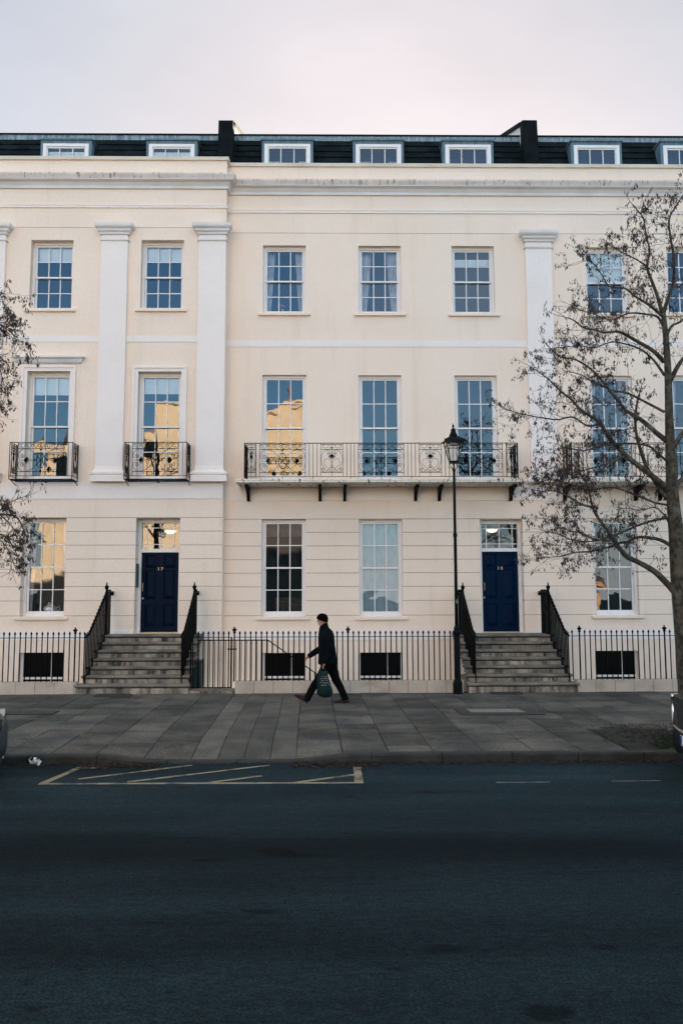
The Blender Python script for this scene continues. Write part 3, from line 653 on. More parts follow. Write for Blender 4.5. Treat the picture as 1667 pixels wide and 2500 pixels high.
def panel_small(W, H, half=False):
    def T(x, y): return ((x - 983) / 284 * W, (490 - y) / 428 * H)
    L_ = []
    def ln(pts, r=0.009): L_.append(([T(*p) for p in pts], r))
    for y in (80, 143, 435): ln([(983, y), (1267, y)])
    for x in (983, 1267): ln([(x, 62), (x, 490)], 0.007)
    for sx in (1, -1):
        def q(x, y): return (1125 + sx * (x - 1125), y)
        for x in (1005, 1075):
            ln([q(*tuple(p)[:2]) for p in spline([(x + 30, 98, 0), (x + 8, 88, 0), (x - 4, 106, 0), (x + 14, 124, 0), (x + 34, 112, 0), (x + 45, 134, 0), (x + 60, 110, 0)], 3)], 0.005)
        ln([tuple(p)[:2] for p in spline([(*q(*p), 0) for p in [(1104, 200), (1110, 170), (1075, 152), (1020, 172), (988, 250), (1000, 330), (1045, 400), (1120, 433)]], 4)], 0.006)
        ln([q(*p) for p in spiral(1080, 188, 22, 0.0, 1.5, 1)], 0.006)
        ln([tuple(p)[:2] for p in spline([(*q(*p), 0) for p in [(1125, 325), (1095, 270), (1050, 262), (1022, 300), (1040, 350), (1125, 420)]], 4)], 0.005)
        ln([tuple(p)[:2] for p in spline([(*q(*p), 0) for p in [(1125, 330), (1090, 390), (1040, 428), (1000, 420)]], 4)], 0.006)
        ln([q(*p) for p in spiral(1012, 396, 24, math.pi / 2, 1.5, 1)], 0.006)
    ln([(1125, 62), (1125, 490)], 0.006)
    for k in range(7):
        a = math.pi / 2 + (k - 3) * 0.36
        ln([(1125, 205), (1125 + 50 * math.cos(a), 205 + 62 * math.sin(a))], 0.0125)
    ln([(1112, 372), (1138, 372)], 0.012); ln([(1116, 115), (1134, 115)], 0.010)
    ln([(1125, 198), (1125.1, 199)], 0.020)
    return L_
def iron_panel(name, parent, lines, X, Y, Z, side=False):
    m = MB()
    for pts, r in lines:
        if side: m.tube([(X, Y + p[0], Z + p[1]) for p in pts], r, 4)
        else: m.tube([(X + p[0], Y, Z + p[1]) for p in pts], r, 4)
    return m.build(name, 'iron', parent)
def rod(m, x, y, z0, z1, r=0.0085): m.tube([(x, y, z0), (x, y, z1)], r, 4)

def big_balcony(house, shift):
    """cast-iron balcony across the first floor, on a stone slab with iron consoles"""
    Yr = 18.55
    zt, zb = PZ(930, 1081.9, Yr), PZ(930, 1163.7, Yr)
    def X(px): return PX(px, 1120, Yr) + shift
    ye = 18.45
    sz1 = PZ(930, 1168.8, ye); sz0 = PZ(930, 1178.2, ye)
    xa, xb = PX(574, 1170, ye) + shift, PX(1287, 1170, ye) + shift
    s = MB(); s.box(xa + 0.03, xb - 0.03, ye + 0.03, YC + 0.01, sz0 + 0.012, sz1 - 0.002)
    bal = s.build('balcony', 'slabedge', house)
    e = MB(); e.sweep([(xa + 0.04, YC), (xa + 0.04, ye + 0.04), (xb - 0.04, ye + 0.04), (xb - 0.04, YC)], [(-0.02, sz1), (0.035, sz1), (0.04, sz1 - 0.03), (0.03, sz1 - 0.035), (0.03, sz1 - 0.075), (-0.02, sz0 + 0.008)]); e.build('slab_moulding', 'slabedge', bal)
    H = zt - zb
    f = MB()
    x0, x1 = X(597), X(1263)
    for z, r in ((zt, 0.012), (zb, 0.009)):
        f.tube([(x0, YC - 0.01, z), (x0, Yr, z), (x1, Yr, z), (x1, YC - 0.01, z)], r, 4)
    for px in (754.7, 764.2, 773.9, 846.6, 856, 865, 995, 1004, 1013.5, 1086.5, 1096, 1105.5, 625, 1235.5): rod(f, X(px), Yr, zb, zt)
    for px in (690, 764.2, 856, 930, 1004, 1096, 1170, 604, 1256): rod(f, X(px), Yr, sz1, zb)
    for sx in (x0, x1):
        for y in (Yr, 18.95): rod(f, sx, y, sz1, zt, 0.012)
        for k in range(6): rod(f, sx, Yr + 0.06 + k * 0.13, zb, zt)
    f.build('balcony_rail', 'iron', bal)
    for a, b in ((634, 745.6), (874.5, 986), (1114.5, 1226)):
        iron_panel('ironwork_panel', bal, panel_wide(X(b) - X(a), H), X(a), Yr, zb)
    for a, b in ((783, 837), (1023, 1077)):
        iron_panel('ironwork_panel', bal, panel_small(X(b) - X(a), H), X(a), Yr, zb)
    for a, b in ((603, 624.5), (1236, 1257)):
        iron_panel('ironwork_panel', bal, panel_small(X(b) - X(a), H), X(a), Yr, zb)
    for sx in (x0, x1):
        iron_panel('ironwork_panel', bal, panel_small(0.62, H), sx, Yr + 0.06, zb, True)
    for px in (602.7, 780.7, 842, 1018, 1077, 1254.5):
        c = MB(); x = PX(px, 1195, 18.9) + shift; z = sz0 - 0.002
        c.extr([(YC, z), (YC - 0.62, z), (YC - 0.62, z - 0.05), (YC - 0.45, z - 0.075), (YC - 0.28, z - 0.13), (YC - 0.14, z - 0.22), (YC - 0.10, z - 0.32), (YC, z - 0.34)], 'x', x - 0.035, x + 0.035)
        c.build('console_bracket', 'iron', bal)
    return bal

def balconet(house, dx=0.0):
    Yr = YL - 0.46
    x0, x1 = PX(304, 1120, Yr) + dx, PX(456.4, 1120, Yr) + dx
    zt, zb, zf = PZ(380, 1079.8, Yr), PZ(380, 1161.4, Yr), PZ(380, 1169.3, Yr)
    f = MB()
    for z, r in ((zt, 0.011), (zb, 0.008), (zf, 0.010)): f.tube([(x0, YL, z), (x0, Yr, z), (x1, Yr, z), (x1, YL, z)], r, 4)
    for x in (x0, x1): rod(f, x, Yr, zf, zt, 0.010); rod(f, x, YL - 0.03, zf, zt, 0.010)
    for k in range(5): f.tube([(x0, Yr + 0.05 + k * 0.095, zf), (x1, Yr + 0.05 + k * 0.095, zf)], 0.008, 4)
    f.tube([((x0 + x1) / 2, Yr, zf), ((x0 + x1) / 2, YL, zf - 0.03)], 0.012, 4)
    w = x1 - x0
    rod(f, x0 + w * 0.068, Yr, zb, zt, 0.006); rod(f, x0 + w * 0.935, Yr, zb, zt, 0.006)
    for x in (x0, x1):
        for y in (Yr + 0.09, Yr + 0.38): rod(f, x, y, zb, zt, 0.006)
        f.tube([(x, YL, zf - 0.10), (x, Yr + 0.1, zf)], 0.010, 4)
    b = f.build('balconet', 'iron', house)
    iron_panel('ironwork_panel', b, panel_wide(w * 0.735, zt - zb), x0 + w * 0.13, Yr, zb)
    for x in (x0, x1): iron_panel('ironwork_panel', b, panel_small(0.27, zt - zb), x, Yr + 0.10, zb, True)
    return b

# ================================================================== HOUSES
ZB = -1.9
def zc(py, px=930, Y=YC): return PZ(px, py, Y)
def zl(py, px=300, Y=YL): return PZ(px, py, Y)

# ---- left projecting house, number 37
XE = PX(548.5, 900, YL)                          # its right-hand corner
h37 = thing('town_house', (-6.0, YL, 0), 'cream stucco terrace house with navy door 37, projecting forward at the left', 'house')
COURSE = [1217.7, 1263.6, 1297, 1330.7, 1364.6, 1397.8, 1431.8, 1466.4, 1503]
xs37 = []
def L_open(a, b, t, bt): return opening(a, b, t, bt, YL)
T1 = L_open(77.5, 180.5, 586, 754.5); T2 = L_open(346, 449.5, 586, 754.5)
F1 = L_open(69, 173.5, 906.5, 1171); F2 = L_open(339, 444, 907.5, 1171)
G1 = L_open(57, 163.5, 1264.6, 1505.5)
D1 = L_open(333, 440.5, 1264.6, 1547)
B1 = (PX(46, 1620, YL), PX(156.5, 1620, YL), -0.35, zl(1592.5))
DXW = T2[0] - T1[0]
def sh(o, d): return (o[0] + d, o[1] + d, o[2], o[3])
XW = -13.2
T0, F0, G0, B0 = sh(T1, -DXW), sh(F1, -DXW), sh(G1, -DXW), sh(B1, -DXW)
ops = [(*o, 0.21) for o in (T0, T1, T2)] + [(*o, 0.20) for o in (F0, F1, F2)] + [(*o, 0.25) for o in (G0, G1)] + [(*D1, 0.34)] + [(*B0, 0.22), (*B1, 0.22)]
BIG = 99
bands = []
g = 0.0075
for py in COURSE[1:]: bands.append((-BIG, BIG, zl(py) - g, zl(py) + g, 0.014, 2))
bands += [(-BIG, BIG, zl(555.5) - g * .7, zl(555.5) + g * .7, 0.012, 2),
          (-BIG, BIG, zl(835), zl(819.6), -0.012, 1), (-BIG, BIG, zl(1217.7), zl(1176), -0.02, 1), (-BIG, BIG, zl(1562), zl(1539.6), -0.02, 1)]
ztopL = zl(384)
relief('wall', ['cream', 'white', 'groove'], YL, XW, XE, ZB, ztopL, ops, bands, h37)
b = MB(); b.box(XW, XE - 0.002, YL + 0.36, YL + 10, ZB, ztopL - 0.35)
# closing strip behind the wall skin (reveals stay open)
ret = MB()
ret.quad((XE, YL, ZB), (XE, YC + 0.02, ZB), (XE, YC + 0.02, ztopL), (XE, YL, ztopL))
ret.build('return_wall', 'cream', h37, fixn=False)
def corebox(house, x0, x1, y, zt, ops):
    """solid core behind the facade, with shafts left free behind each opening"""
    m = MB()
    m.box(x0, x1, y + 2.6, y + 11, ZB, zt)                      # bulk
    m.box(x0, x1, y + 0.30, y + 2.6, zt - 0.02, zt + 0.02)       # attic floor
    m.box(x0 - 0.02, x0, y + 0.02, y + 2.6, ZB, zt); m.box(x1, x1 + 0.02, y + 0.06, y + 2.6, ZB, zt)
    return m.build('core', 'dark', house)
corebox(h37, XW + 0.03, XE - 0.04, YL, ztopL - 0.3, ops)
cop = MB(); cop.sweep([(XW, YL), (XE, YL), (XE, YC + 0.3)], [(-0.34, ztopL + 0.001), (0.05, ztopL + 0.001), (0.05, zl(392)), (-0.34, zl(392))]); cop.build('parapet_coping', 'coping', h37)
cornice(h37, [(XW, YL), (XE, YL), (XE, YC - 0.01)], zl(429.3), zl(462))
st = MB(); st.sweep([(XW, YL), (XE, YL), (XE, YC)], [(-0.01, zl(501)), (0.045, zl(502)), (0.03, zl(505)), (0.03, zl(508)), (-0.01, zl(508))]); st.build('string_course', 'white', h37)
def pil(house, pa, pb, Y, dx=0.0, cy=(549, 586, 1142, 1176)):
    return pilaster(house, PX(pa, 850, Y - .1) + dx, PX(pb, 850, Y - .1) + dx, Y, PZ((pa + pb) / 2, cy[3], Y - .1), PZ((pa + pb) / 2, cy[2], Y - .1), PZ((pa + pb) / 2, cy[1], Y - .1), PZ((pa + pb) / 2, cy[0], Y - .1))
pil(h37, 241, 306, YL); pil(h37, 481.5, 548.5, YL); pil(h37, -61, 4, YL)
window(h37, *T0, YL, 0.21, blind=0.25); window(h37, *T1, YL, 0.21, blind=0.25); window(h37, *T2, YL, 0.21, blind=0.25)
window(h37, *F0, YL, 0.20, sill=False, blind=0.2, arch=0.13); window(h37, *F1, YL, 0.20, sill=False, blind=0.185, arch=0.13); window(h37, *F2, YL, 0.20, sill=False, blind=0.17, arch=0.13)
window(h37, *G0, YL, 0.25, net=None); window(h37, *G1, YL, 0.25, curtain=0.17)
def basement(house, o, Y):
    w = MB(); yf = Y + 0.16; x0, x1, z0, z1 = o; zs = PZ(700, 1656, Y + .15)
    w.box(x0, x0 + 0.05, yf, yf + 0.06, z0, z1); w.box(x1 - 0.03, x1, yf, yf + 0.06, z0, z1); w.box(x0 + .05, x1 - .03, yf, yf + 0.06, zs, zs + 0.05); w.box(x0 + .05, x1 - .03, yf, yf + 0.06, z0, z0 + 0.05)
    w.box(x0 + (x1 - x0) * .67 - 0.005, x0 + (x1 - x0) * .67 + 0.005, yf + 0.01, yf + 0.025, z0 + .05, z1)
    ww = w.build('basement_window', 'sash', house)
    g_ = MB(); g_.quad((x0, yf + 0.03, z0), (x1, yf + 0.03, z0), (x1, yf + 0.03, z1), (x0, yf + 0.03, z1)); gg = g_.build('basement_pane', 'blackpane', ww, fixn=False)
basement(h37, B0, YL); basement(h37, B1, YL)
for o in (F0, F1):
    hood = MB()
    za = zl(871); zb_ = zl(889)
    hx0, hx1 = o[0] - 0.33, o[1] + 0.33
    hood.sweep([(hx0 + 0.10, YL), (hx0 + 0.10, YL - 0.02), (hx1 - 0.10, YL - 0.02), (hx1 - 0.10, YL)], [(-0.01, za), (0.12, za - 0.01), (0.12, za - 0.05), (0.07, za - 0.08), (0.04, zb_ + 0.03), (0.0, zb_), (-0.01, zb_)])
    hood.build('window_hood', 'cornice', h37)
door(h37, D1[0], D1[1], D1[2] + 0.002, D1[3], zl(1347, 387), YL, 0.34, 'navy', '37')
kb = MB(); kb.box(D1[0] - 0.001, D1[0] + 0.045, YL + 0.08, YL + 0.20, zl(1434), zl(1376)); kb.build('intercom_panel', 'bin', h37, bevel=0.008)
B_F2 = balconet(h37, 0.0)
for o, dxx in ((F1, F1[0] - F2[0]), (F0, F0[0] - F2[0])): balconet(h37, dxx)
# roof of 37
YD = YL + 0.75
zr = PZ(300, 327.5, YL + 1.15); zlow = ztopL - 0.55
slates(h37, XW, XE + 0.1, zlow, zr - 0.16, YL + 0.55, YL + 1.15)
for a, bb, l in ((107, 218, 'blind'), (364.7, 475.7, 'blind'), (107 - 263, 218 - 263, 'blind')): dormer(h37, PX(a, 360, YD), PX(bb, 360, YD), PZ(200, 352, YD), zlow, YD, l)
def flatroof(house, x0, x1, zr_, y):
    f = MB(); f.box(x0, x1, y - 0.04, y + 9.5, zr_ - 0.035, zr_); f.build('roof', 'darkstone', house)
    f = MB(); f.box(x0, x1, y - 0.01, y + 0.04, zr_ - 0.20, zr_ - 0.036); f.build('lead_flashing', 'leadlight', house)
    f = MB(); f.box(x0 + .02, x1 - .02, y + 0.3, y + 9.4, zr_ - 2.0, zr_ - 0.04); f.build('attic', 'dark', house)
flatroof(h37, XW, XE + 0.1, zr, YL + 1.15)
gut = MB(); gut.box(XW, XE - .35, YL + 0.345, YL + 0.6, zlow - 0.1, zlow - 0.02); gut.build('gutter', 'lead', h37)

# ---- recessed houses 38 and 39
XP = PX(1287, 850, YC - .1)                      # left edge of the right-hand pilaster
h38 = thing('town_house', (1.0, YC, 0), 'cream stucco terrace house with blue door 38 and long iron balcony, middle of the row', 'house')
h39 = thing('town_house', (9.0, YC, 0), 'cream stucco terrace house behind the bare tree, at the right edge', 'house')
def C_open(a, b, t, bt): return opening(a, b, t, bt, YC)
TC = [C_open(642.5, 746.5, 599, 764.5), C_open(874.4, 977.8, 600, 765), C_open(1101.5, 1204.8, 600.5, 766)]
FC = [C_open(641, 748, 915, 1171), C_open(875, 979, 916, 1171), C_open(1108.5, 1211.5, 916.5, 1171)]
GC = [C_open(639, 746.4, 1268, 1505.5), C_open(876, 981.4, 1268, 1505.5)]
DC = C_open(1170.5, 1274, 1267.5, 1545)
BC = [(PX(640, 1620, YC), PX(746, 1620, YC), -0.35, zc(1593)), (PX(875, 1620, YC), PX(982.5, 1620, YC), -0.35, zc(1593))]
def recessed(house, x0, x1, tops, firsts, grounds, doors, bases, shift):
    ops = [(*o, 0.16) for o in tops] + [(*o, 0.14) for o in firsts] + [(*o, 0.16) for o in grounds] + [(*o, 0.26) for o in doors] + [(*o, 0.18) for o in bases]
    bands = []
    for py in [1222.3, 1267, 1299.5, 1332.5, 1365.6, 1398.6, 1431.8, 1466.2, 1502]:
        if py > 1230: bands.append((-BIG, BIG, zc(py) - g, zc(py) + g, 0.014, 2))
    bands += [(-BIG, BIG, zc(569.7) - g * .7, zc(569.7) + g * .7, 0.012, 2), (-BIG, BIG, zc(847), zc(831.5), -0.012, 1),
              (-BIG, BIG, zc(1222.3), zc(1186), -0.02, 1), (-BIG, BIG, zc(1562), zc(1539), -0.02, 1)]
    zt = zc(401)
    relief('wall', ['cream', 'white', 'groove'], YC, x0, x1, ZB, zt, ops, bands, house)
    corebox(house, x0 + 0.02, x1 - 0.02, YC, zt - 0.3, ops)
    cp = MB(); cp.sweep([(x0, YC), (x1, YC)], [(-0.34, zt + 0.001), (0.05, zt + 0.001), (0.05, zc(409)), (-0.34, zc(409))]); cp.build('parapet_coping', 'coping', house)
    cornice(house, [(x0 + 0.0, YC), (x1, YC)], zc(446), zc(478.5))
    s_ = MB(); s_.sweep([(x0, YC), (x1, YC)], [(-0.01, zc(514)), (0.045, zc(515)), (0.03, zc(518)), (0.03, zc(521.5)), (-0.01, zc(521.5))]); s_.build('string_course', 'white', house)
    zr_ = PZ(930, 330.5, YC + 1.1); zlow_ = zt - 0.5
    slates(house, x0, x1, zlow_, zr_ - 0.16, YC + 0.5, YC + 1.1)
    flatroof(house, x0, x1, zr_, YC + 1.1)
    gu = MB(); gu.box(x0, x1, YC + 0.345, YC + 0.56, zlow_ - 0.1, zlow_ - 0.02); gu.build('gutter', 'lead', house)
    return zlow_
zlow = recessed(h38, XE, XP, TC, FC, GC, [DC], BC, 0)
SH = 7.80
tops = [sh(o, SH) for o in TC]; tops[0] = C_open(1427, 1530, 603.5, 768)
grs = [C_open(1445.8, 1551.7, 1267.5, 1502), sh(GC[1], SH)]
firsts = [sh(o, SH) for o in FC]; firsts[0] = C_open(1438, 1541, 917, 1171)
bs = [(PX(1452.7, 1620, YC), PX(1558.8, 1620, YC), -0.35, zc(1591)), sh(BC[1], SH)]
recessed(h39, XP, 17.0, tops, firsts, grs, [], bs, SH)
window(h38, *TC[0], YC, 0.16, curtain=0.24); window(h38, *TC[1], YC, 0.16, curtain=0.30)
w_ = window(h38, *TC[2], YC, 0.16)
bl = MB(); bl.box(TC[2][0] + .08, TC[2][1] - .08, YC + .30, YC + .305, zc(638), zc(622)); bl.build('blind', 'blind', w_)
for o in FC: window(h38, *o, YC, 0.14, sill=False)
w_ = window(h38, *GC[0], YC, 0.16)
sl = MB(); z = GC[0][2] + .07
while z < GC[0][3] - .08: sl.add([(GC[0][0] + .08, YC + .30, z), (GC[0][1] - .08, YC + .30, z), (GC[0][1] - .08, YC + .318, z + .012), (GC[0][0] + .08, YC + .318, z + .012)], [(0, 1, 2, 3)]); z += .028
sl.build('slat_blind', 'slatdark', w_, fixn=False)
nc_ = MB(); folds(nc_, GC[0][0] + .08, GC[0][1] - .08, YC + .36, GC[0][3] - .40, GC[0][3] - .06, 15, .012); nc_.build('pelmet_curtain', 'curtain', w_, fixn=False)
w_ = window(h38, *GC[1], YC, 0.16)
sl = MB(); z = GC[1][2] + .07
while z < GC[1][3] - .08: sl.add([(GC[1][0] + .08, YC + .30, z), (GC[1][1] - .08, YC + .30, z), (GC[1][1] - .08, YC + .308, z + .022), (GC[1][0] + .08, YC + .308, z + .022)], [(0, 1, 2, 3)]); z += .026
sl.build('slat_blind', 'net', w_, fixn=False)
door(h38, DC[0], DC[1], DC[2] + 0.002, DC[3], zc(1345.5, 1220), YC, 0.26, 'blue', '38')
for o in BC: basement(h38, o, YC)
for o in bs: basement(h39, o, YC)
window(h39, *tops[0], YC, 0.16, blind=0.5); window(h39, *tops[1], YC, 0.16); window(h39, *tops[2], YC, 0.16)
for o in firsts: window(h39, *o, YC, 0.14, sill=False, curtain=0.2)
for o in grs: window(h39, *o, YC, 0.16)
big_balcony(h38, 0.0); big_balcony(h39, 7.72)
YDc = YC + 0.6
for a, bb, hh in ((646, 757.7, h38), (868, 978.5, h38), (1086, 1197, h38), (1399, 1509.8, h39), (1617, 1728, h39)):
    dormer(hh, PX(a, 360, YDc), PX(bb, 360, YDc), PZ(930, 353.5, YDc), zlow, YDc, 'curtain' if a < 1000 else None)
pil(h39, 1288.5, 1353, YC, cy=(567, 604, 1149, 1178))
party_wall(h37, PX(534.5, 310, YL + .9), PX(570, 310, YL + .9), PZ(552, 301, YL + .9), YL + .78)
party_wall(h39, PX(1273.5, 310, YC + .7), PX(1308, 310, YC + .7), PZ(1290, 302, YC + .7), YC + .55)
# end blocks of the terrace out of the frame (keep the street in the terrace's shadow)
eb = MB(); eb.box(XW - 14, XW - 0.01, YL, YL + 11, ZB, zl(384)); e1 = eb.build('terrace_block', 'cream'); tag(e1, 'plain cream end of the terrace beyond the left edge of the view', 'building')
eb = MB(); eb.box(17.03, 32, YC, YC + 11, ZB, zc(401)); e1 = eb.build('terrace_block', 'cream'); tag(e1, 'plain cream end of the terrace beyond the right edge of the view', 'building')

# things in and at the windows
def vase_flowers():
    x = PX(690, 755, YC + .3); z = TC[0][2] + 0.06
    t = thing('flower_vase', (x, YC + .34, z), 'glass vase of pink flowers inside the leftmost top window of the middle house', 'vase')
    m = MB(); m.lathe(x, YC + .34, [(.025, z), (.03, z + .06), (.02, z + .12), (.03, z + .15)], 10); m.build('vase', 'china', t)
    f = MB(); s = MB()
    for k in range(9):
        a = rnd.uniform(0, 6.28); r = rnd.uniform(.03, .10); q = Vector((x + r * math.cos(a) - .03, YC + .34 + .4 * r * math.sin(a), z + .22 + rnd.uniform(0, .12)))
        s.tube([(x, YC + .34, z + .12), q], .004, 4)
        f.lathe(q.x, q.y, [(.008, q.z - .02), (.026, q.z), (.028, q.z + .015), (.01, q.z + .03)], 7)
    f.build('blossom', 'pink', t); s.build('stem', 'leafgreen', t)
vase_flowers()
def cushion():
    x0, x1 = PX(672, 1470, YC + .4), PX(742, 1470, YC + .4); z0, z1 = GC[0][2] + .05, zc(1457, 700)
    m = MB(); m.smooth = True; secs = []
    for k in range(7):
        u = k / 6; e = math.sin(math.pi * min(max(u, .06), .94)) ** .4; secs.append([(x0 + (x1 - x0) * u, YC + .45 + .07 * e * math.cos(a), (z0 + z1) / 2 + (z1 - z0) / 2 * (0.75 + .25 * e) * math.sin(a)) for a in [2 * math.pi * i / 12 for i in range(12)]])
    m.sections(secs); o = m.build('chair_back', 'cushion'); tag(o, 'patterned chair back seen through the dark slatted ground floor window', 'chair')
cushion()
def ornament():
    m = MB(); x = PX(122, 1470, YL + .4); z = G1[2] + .06; y = YL + .45
    m.lathe(x, y, [(.05, z), (.12, z + .04), (.16, z + .10), (.14, z + .16), (.09, z + .2), (.03, z + .21)], 12)
    m.lathe(x - .02, y, [(.02, z + .2), (.05, z + .23), (.02, z + .27)], 8)
    m.tube([(x + .14, y, z + .12), (x + .22, y, z + .18), (x + .24, y, z + .1), (x + .15, y, z + .06)], .012, 5)
    o = m.build('china_tureen', 'china'); tag(o, 'white china tureen on the sill inside the ground floor window left of door 37', 'ornament')
ornament()
def hanging_lantern():
    x = PX(391, 1290, YL + .18); y = YL + .18; zt = D1[3]; zb_ = PZ(391, 1310, y)
    t = thing('hanging_lantern', (x, y, zb_), 'small black hanging lantern in the porch above navy door 37', 'lantern')
    m = MB(); m.tube([(x, y, zt - .003), (x, y, zb_ + .19)], .004, 4); m.build('chain', 'iron', t)
    m = MB(); m.lathe(x, y, [(.085, zb_ + .145), (.09, zb_ + .155), (.05, zb_ + .18), (.015, zb_ + .20)], 6); m.lathe(x, y, [(.05, zb_), (.052, zb_ + .012)], 6)
    for k in range(6):
        a = k * math.pi / 3; m.tube([(x + .05 * math.cos(a), y + .05 * math.sin(a), zb_), (x + .083 * math.cos(a), y + .083 * math.sin(a), zb_ + .15)], .005, 4)
    m.build('lantern_frame', 'iron', t)
    m = MB(); m.lathe(x, y, [(.046, zb_ + .012), (.078, zb_ + .145)], 6); m.build('lantern_glass', 'lampglass', t)
hanging_lantern()
def hall_lamp(px, py, Y, label):
    c = P(px, py, Y); t = thing('ceiling_lamp', tuple(c), label, 'lamp', 'lit bowl lamps behind the fanlights')
    m = MB(); m.smooth = True; m.lathe(c.x, c.y, [(.005, c.z - .07), (.07, c.z - .06), (.125, c.z - .03), (.15, c.z), (.155, c.z + .012)], 18); m.build('lamp_bowl', 'bulb', t)
    m = MB()
    for k in range(3): a = k * 2.1 + .4; m.tube([(c.x + .14 * math.cos(a), c.y + .14 * math.sin(a), c.z + .01), (c.x, c.y, c.z + .22)], .004, 4)
    m.build('lamp_chain', 'iron', t)
hall_lamp(416, 1297, YL + 1.3, 'lit bowl lamp glowing behind the fanlight of door 37')
hall_lamp(1200, 1294, YC + 1.2, 'lit bowl lamp glowing behind the fanlight of door 38')

# ================================================================== GROUND
def struct(o, name=None): o['kind'] = 'structure'; return o
DROP_X0, DROP_X1 = G(400, 1862, -.1).x, G(702, 1862, -.1).x
def sstep(a, b, x):
    t = min(max((x - a) / (b - a), 0), 1); return t * t * (3 - 2 * t)
def dropw(x): return sstep(DROP_X0 - 1.0, DROP_X0, x) * (1 - sstep(DROP_X1, DROP_X1 + 0.95, x))
def pave_z(x, y):
    return -0.085 * dropw(x) * (1 - sstep(YK, YK + 1.3, y)) - 0.006 * (YF - y) / 6
m = MB(); m.box(-300, 300, -300, YK - 0.001, ZR - 0.3, ZR); struct(m.build('road', 'asphalt'))
m = MB(); m.box(-300, 300, YC + 11.02, 500, -0.5, -0.1); struct(m.build('ground', 'mortar'))
# area (sunken basement court) behind the railings
m = MB(); m.box(XW - 14, 32, YF + 0.35, YC - 0.001, ZB - 0.1, ZB + 0.02); struct(m.build('basement_court', 'paving'))
m = MB()
for xa, xb in ((-27, -5.55), (-2.0, 2.75), (5.35, 32)):
    m.box(xa, xb, YF + 0.22, YF + 0.35, ZB, 0.0)
m.cur = 0; struct(m.build('retaining_wall', 'mortar'))

# paving: separate slabs with open joints over a mortar bed
ANG = math.radians(-1.55)          # the courses run very slightly askew to the kerb
def askew(x, y): return (x + (y - 13.5) * math.tan(-ANG) * -1.0, y)
PITX0, PITX1, PITY0, PITY1 = 4.33, 5.98, YK + .22, G(1500, 1783).y
TP0, TP1 = G(581, 1695.5).x, G(745, 1695.5).x
RX = [TP0 + (TP1 - TP0) * k / 4 for k in range(5)]
covers = []
def G4(pts, Z=0.0): return [G(px, py, Z) for px, py in pts]
bed = MB()
nx_, ny_ = 110, 14
vs = []; fs = []
for j in range(ny_ + 1):
    for i in range(nx_ + 1):
        x = -22 + 44 * i / nx_; y = YK + 0.14 + (YF + .2 - YK - 0.14) * j / ny_; vs.append((x, y, pave_z(x, y) - 0.011))
for j in range(ny_):
    for i in range(nx_): k = j * (nx_ + 1) + i; fs.append((k, k + 1, k + nx_ + 2, k + nx_ + 1))
bed.add(vs, fs); struct(bed.build('paving_bed', 'mortar'))
pv = MB(); rb = MB()
def slab(mb, xa, xb, ya, yb, gap, tone, dz, joint=None):
    def q(x, y): X, Y_ = askew(x, y); return X, Y_
    g2 = gap / 2; tl = [rnd.uniform(-1, 1) * 0.0035 for _ in range(4)]
    nY = max(1, int((yb - ya) / 0.35))
    mb.t = tone; top = []; 
    ch = 0.006
    for k in range(nY + 1):
        y = ya + gap + (yb - ya - 2 * gap) * k / nY
        row = []
        for x in (xa + g2, xa + g2 + ch, xb - g2 - ch, xb - g2):
            X, Y_ = q(x, y); row.append((X, Y_, pave_z(X, Y_) + dz - (ch * 0.7 if x in (xa + g2, xb - g2) or k in (0, nY) else 0)))
        top.append(row)
    vs = [p for r in top for p in r]; fs = []
    for k in range(nY):
        for c in range(3): a = k * 4 + c; fs.append((a, a + 1, a + 5, a + 4))
    n0 = len(vs)
    ring = [0, 1, 2, 3] + [4 * k + 3 for k in range(1, nY + 1)] + [nY * 4 + 2, nY * 4 + 1, nY * 4] + [4 * k for k in range(nY - 1, 0, -1)]
    for i in ring: vs.append((vs[i][0], vs[i][1], vs[i][2] - 0.016))
    for i in range(len(ring)): j = (i + 1) % len(ring); fs.append((ring[i], n0 + i, n0 + j, ring[j]))
    mb.add(vs, fs)
PW = (RX[4] - RX[0]) / 4
x = RX[4]; edges = [x]
random.seed(3)
W_ = 0.605
cols = []
xx = RX[4]
while xx < 20: w = rnd.choice((0.60, 0.605, 0.61, 0.66)); cols.append((xx, xx + w, 'p')); xx += w
xx = RX[0]
while xx > -20: w = rnd.choice((0.60, 0.605, 0.62, 0.74)); cols.append((xx - w, xx, 'p')); xx -= w
for k in range(4): cols.append((RX[k], RX[k + 1], 'r'))
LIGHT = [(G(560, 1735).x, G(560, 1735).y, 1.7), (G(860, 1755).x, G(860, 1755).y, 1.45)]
for xa, xb, kd in cols:
    y = YK + 0.16 + (rnd.uniform(0, .3) if kd == 'p' else 0)
    ys = [YK + 0.155]
    while ys[-1] < YF - 0.15:
        ys.append(min(ys[-1] + (rnd.choice((0.45, 0.60, 0.75, 0.9, 0.9)) if kd == 'p' else rnd.choice((0.75, 0.9, 1.1))), YF + 0.05))
    for ya, yb in zip(ys, ys[1:]):
        cxm, cym = (xa + xb) / 2, (ya + yb) / 2
        X_, _ = askew(cxm, cym)
        if PITX0 - .22 < X_ < PITX1 + .2 and PITY0 - .3 < cym < PITY1 + .05: continue
        tone = rnd.uniform(0.76, 1.34) * (1.0 if kd == 'p' else 0.95)
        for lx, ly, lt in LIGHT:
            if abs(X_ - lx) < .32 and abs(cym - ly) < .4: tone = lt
        if kd == 'r': slab(rb, xa, xb, ya, yb, 0.010, tone, rnd.uniform(-.001, .002))
        else: slab(pv, xa, xb, ya, yb, rnd.choice((0.009, 0.013, 0.018)), tone, rnd.uniform(-.0025, .0035))
